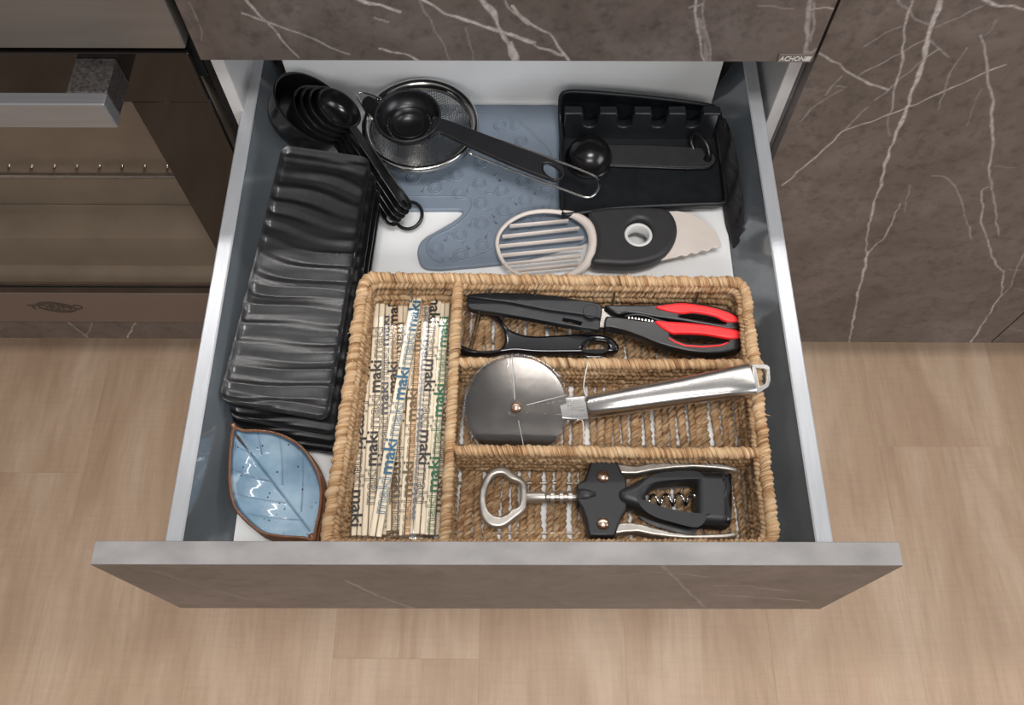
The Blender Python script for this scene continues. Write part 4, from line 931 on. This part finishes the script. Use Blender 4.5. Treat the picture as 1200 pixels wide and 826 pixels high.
# ------------------------------------------------------------------ Y peeler
pe = thing('vegetable_peeler', 'glossy black wide-headed peeler tucked under the scissors sheath', 'peeler', at(630, 400, .598))
z = .6035
ol = [(592,381.5),(598,388),(612,393.5),(628,395.5),(650,394.5),(670,393),(690,392.5),(706,394),(717,398),(723.5,404.5),(725,411),(719,415),(704,415.5),(670,416),(630,416),(605,414),(590,415.5),(572,417.5),(555,417.5),(541,415.5),(537,411),(538.5,405.5),(543,406.5),(553,410.5),(567,412.8),(580,411.8),(588,408.5),(591.5,400.5),(590.5,391),(585,381),(576,373.5),(566,368.5),(562,366.5),(568,364.5),(578,368),(586,373.5)]
ho = [(683,408.5),(690,402.5),(700,400),(709,402),(712,408),(706,412.5),(694,413),(686,412)]
part('peeler_body', slab([o2(ol, 5), o2(ho, 5)], z-.005, .0105, .0035, res=5), M['gloss_black'], pe)
b = MB(); b.tube(cr(ap([(684,406),(690,400.5),(701,398),(712,400)], z+.0056), 5, False), .0008, 6); part('handle_rib', b, M['gloss_black'], pe)
b = MB()
for (x0, y0, x1, y1, w_) in ((559.5,366,548.5,407,2.2), (563,367,552.5,408,1.4)):
    p0, p1 = at(x0, y0, z+.003), at(x1, y1, z+.003); q0, q1 = at(x0+w_, y0+.6, z+.001), at(x1+w_, y1+.6, z+.001)
    b.add([p0, p1, q1, q0, p0-(0,0,.0008), p1-(0,0,.0008), q1-(0,0,.0008), q0-(0,0,.0008)], [(0,1,2,3),(7,6,5,4),(0,4,5,1),(1,5,6,2),(2,6,7,3),(3,7,4,0)])
part('blade', b.mesh('blade', False), M['steel'], pe, 'slotted steel blade')
b = MB(); b.add([at(557,364,z+.001), at(548,366,z), at(538.5,406,z), at(546.5,409,z+.001)], [(0, 1, 2, 3)])
part('blade_cover', b.mesh('blade_cover', False), M['guard'], pe, 'clear plastic flap')

# ------------------------------------------------------------------ pizza cutter
PC = at(604.8, 477.5, .632); tau = radians(25); ex = np.array([1., -.01, .045]); ex /= np.linalg.norm(ex)
ey = np.array([0, cos(tau), sin(tau)]); ey = ey-ex*(ey @ ex); ey /= np.linalg.norm(ey); pz_ = np.cross(ex, ey)
pz = thing('pizza_cutter', 'steel pizza wheel in a clear plastic guard with a tapered steel handle', 'pizza cutter', PC-(0, 0, .03))
Mp = np.eye(4); Mp[:3, 0], Mp[:3, 1], Mp[:3, 2], Mp[:3, 3] = ex, ey, pz_, PC
b = MB(); wr = .0470; b.lathe([(.0005, -.0005), (wr-.004, -.0005), (wr, 0), (wr-.004, .0005), (.0005, .0005)], Mp, 96); part('wheel', b, M['wheel'], pz, 'thin steel cutting wheel', sharp=20)
gr = .0505
def gp(r, a): return (r*cos(radians(a)), r*sin(radians(a)))
arc = lambda r, a0, a1, n=40: [gp(r, a) for a in np.linspace(a0, a1, n)]
def guard_piece(ol, z0, t, name, lab):
    m = slab([ol], z0, t, .0003); m.transform(Matrix(Mp.tolist())); return part(name, m, M['guard'], pz, lab)
guard_piece(arc(gr-.001, 8, 98)+[(-.0012, .0082), (.003, .0078), (.0075, .005), (.0098, .0005)], .0022, .0009, 'guard_flap', 'clear guard flap over the upper right of the wheel')
guard_piece(arc(gr-.001, 99, 352, 90)+[(.0075, -.004), (.002, -.0082), (-.005, -.0066), (-.0084, 0), (-.0065, .0055), (-.003, .0075)], .0020, .0009, 'guard_front', 'clear front half of the guard')
m = slab([arc(gr-.001, 0, 354, 96)], -.003, .0009, .0003); m.transform(Matrix(Mp.tolist())); part('guard_back', m, M['guard'], pz, 'clear rear half of the guard')
b = MB(); b.lathe([(gr-.002, -.0026), (gr, -.0026), (gr+.0006, 0), (gr, .0028), (gr-.0022, .0031), (gr-.0026, .0024)], Mp, 96); part('guard_rim', b, M['guard'], pz, 'clear rolled rim')
b = MB()
for a0, r0, r1 in ((98, .008, gr-.002), (14, .010, gr-.002), (281, .012, gr-.002)):
    p0 = np.array([*gp(r0, a0), .0034]); p1 = np.array([*gp(r1, a0-(4 if a0 == 98 else 0)), .0034]); b.tube([p0, p1], .00028, 5)
part('guard_edge', xf(b, Mp), M['white_ring'], pz, 'whitish cut edges of the guard')
b = MB(); b.lathe([(.0050, .002), (.0050, .0042), (.0042, .0058), (.0024, .0068), (.0003, .0071)], Mp, 28); part('rivet', b, M['copper'], pz, 'domed centre rivet')
n0, n1 = at(667, 478.5, .634), at(688, 477, .638)
hdir = at(882, 444, .653)-at(688, 476.5, .638); hdir /= np.linalg.norm(hdir); hup = np.array([0, 0, 1.])-hdir*hdir[2]; hup /= np.linalg.norm(hup); hsd = np.cross(hup, hdir)
b = MB(); b.loft([(at(657,478.3,.634), hsd*.0105, hup*.0012, 6), (at(669,478.5,.6345), hsd*.0115, hup*.0015, 6), (at(687,477.5,.638), hsd*.0118, hup*.0022, 6)], 20); part('fork', b, M['brushed'], pz, 'flat steel fork', sharp=40)
b = MB(); b.loft([(at(688,477,.638), hsd*.0082, hup*.008, 2.2), (at(691,476.6,.638), hsd*.0106, hup*.0098, 2.3), (at(740,468.5,.642), hsd*.0118, hup*.0105, 2.3), (at(800,458.5,.6465), hsd*.0128, hup*.0102, 2.5), (at(850,450,.650), hsd*.0142, hup*.0092, 3), (at(880,445,.652), hsd*.0153, hup*.0082, 4), (at(881.5,444.8,.652), hsd*.0148, hup*.0076, 4)], 40); part('handle', b, M['satin'], pz, 'tapered brushed steel handle', sharp=50)
z = .6545
ol = [(880.5,427.5),(898,427.5),(901.5,430.5),(903,446),(900.5,453),(888,461.5),(884,461)]; ho = [(886,432),(895.5,432),(897.5,435),(898,446.5),(895.5,450.5),(889.5,453.5)]
part('hanging_loop', slab([l2(ol), l2(ho)], z-.0035, .005, .0006), M['satin'], pz, 'steel hanging loop')
b = MB()
for pts in ([(688,465,.637),(684,452,.640),(689,424,.6465)], [(676,492,.636),(683,494,.634),(684,520,.622)]):
    b = MB(); b.tube(cr(ap(pts, 0), 5, False), .0005, 5); part('guard_clip', b, M['white_ring'], pz, 'thin clear plastic tab of the guard')
pass

# ------------------------------------------------------------------ winged corkscrew
ck = thing('corkscrew', 'winged corkscrew with black body, steel arms and a bottle-opener head', 'corkscrew', at(705, 586, .595))
z = .6085
K = lambda pts: [(530+x/5.985, 510+y/5.985) for x, y in pts]; K7 = lambda pts: [(730+x/5.985, 510+y/5.985) for x, y in pts]
ol = K([(205,350),(235,285),(280,243),(330,226),(385,233),(440,275),(495,310),(522,345),(524,420),(522,495),(500,545),(440,595),(380,640),(320,656),(255,640),(205,580),(187,480),(192,400)])
ho = K([(243,400),(262,335),(300,292),(355,285),(400,318),(450,338),(474,360),(478,420),(474,480),(455,508),(415,525),(385,556),(340,574),(290,562),(250,520),(237,450)])
part('opener_head', slab([o2(ol), o2(ho)], z-.0035, .0085, .0028, res=5), M['pewter'], ck, 'satin bottle-opener ring')
sx = lambda x: at(530+x/5.985, 510+435/5.985, z)
b = MB(); axd = sx(860)-sx(520); axd /= np.linalg.norm(axd); Ms = axis_m(sx(518), axd, (0, 0, 1))
Lx = lambda x: float((sx(x)-sx(518)) @ axd)
pr_ = [(.0003, 0), (.0046, 0), (.0053, .001), (.0053, Lx(648)), (.0044, Lx(656)), (.0034, Lx(660))]
for x in (685, 748, 810): pr_ += [(.0034, Lx(x)), (.0060, Lx(x+3)), (.0060, Lx(x+30)), (.0034, Lx(x+34))]
pr_ += [(.0030, Lx(868)), (.0042, Lx(880)), (.0042, Lx(930))]
b.lathe(pr_, Ms, 28); part('shaft', b, M['pewter'], ck, 'ringed steel shaft', sharp=40)
ol = K([(972,166),(1140,166),(1152,215),(1180,275),(1215,320),(1215,540),(1188,580),(1160,650),(1132,725),(960,725),(946,690),(932,610),(905,530),(872,482),(870,365),(920,335),(948,260)])
part('body_plate', slab([l2(ol)], z-.009, .0195, .0022), M['soft_black'], ck, 'black body with two rivets')
b = MB(); b.loft([(sx(872), (0, .0095, 0), (0, 0, .0115), 2.4), (sx(930), (0, .0085, 0), (0, 0, .0125), 2.2), (sx(1000), (0, .0055, 0), (0, 0, .0112), 2)], 24); part('body_collar', b, M['soft_black'], ck)
for y in (290, 620):
    b = MB(); cc = at(*K([(1057, y)])[0], z+.0105); b.lathe([(.0056, -.0004), (.0056, .0006), (.0050, .0018), (.0030, .0030), (.0003, .0034)], axis_m(cc, (0, 0, 1)), 28); part('rivet', b, M['copper'], ck, 'copper-coloured domed rivet')
ol = K7([(-48,440),(-36,405),(0,385),(60,362),(120,325),(200,298),(340,282),(500,276),(690,278),(735,290),(742,340),(745,470),(742,600),(735,648),(690,655),(500,640),(340,616),(200,580),(120,548),(60,525),(0,505),(-36,480)])
ho = K7([(150,462),(172,412),(240,364),(330,350),(460,345),(492,352),(498,385),(498,560),(490,600),(460,606),(350,578),(240,545),(180,510)])
part('bell', slab([o2(ol, 4), o2(ho, 4)], z-.0125, .027, .0085, res=6), M['soft_black'], ck, 'black bell with an open window')
ol = K7([(672,300),(668,350),(682,400),(664,450),(672,520),(690,580),(688,640),(738,640),(746,560),(748,470),(746,360),(738,292)])
part('bell_cuff', slab([o2(ol, 3)], z-.012, .0272, .006, res=5), M['black'], ck)
p0, p1 = at(*K7([(120, 462)])[0], z-.001), at(*K7([(520, 445)])[0], z-.001); b = MB(); pts = []
d_ = p1-p0; L_ = np.linalg.norm(d_); d_ /= L_; s_ = np.cross((0, 0, 1.), d_)
for t in np.linspace(0, 1, 110):
    a = 2*pi*t*L_/.0118; rr_1 = .0052*min(1, .25+t*5); pts.append(p0+d_*L_*t+rr_1*(cos(a)*s_+sin(a)*np.array([0, 0, 1.])))
b.tube(pts, .0014, 8); part('spiral', b, M['steel'], ck, 'steel corkscrew spiral')
arm = K7([(-55,215),(0,216),(60,226),(110,224),(200,204),(330,193),(520,193),(640,205),(720,220),(796,240),(790,272),(720,258),(640,248),(500,239),(350,246),(200,264),(90,286),(0,286),(-60,280)])
part('arm', slab([l2(arm)], z-.005, .012, .0018), M['pewter'], ck, 'steel lever arm')
arm = K7([(-55,632),(0,625),(60,625),(130,636),(200,658),(330,690),(420,700),(540,706),(700,702),(780,692),(786,722),(700,733),(540,737),(420,735),(330,728),(200,712),(100,690),(0,695),(-60,705)])
part('arm', slab([l2(arm)], z-.005, .012, .0018), M['pewter'], ck, 'steel lever arm')
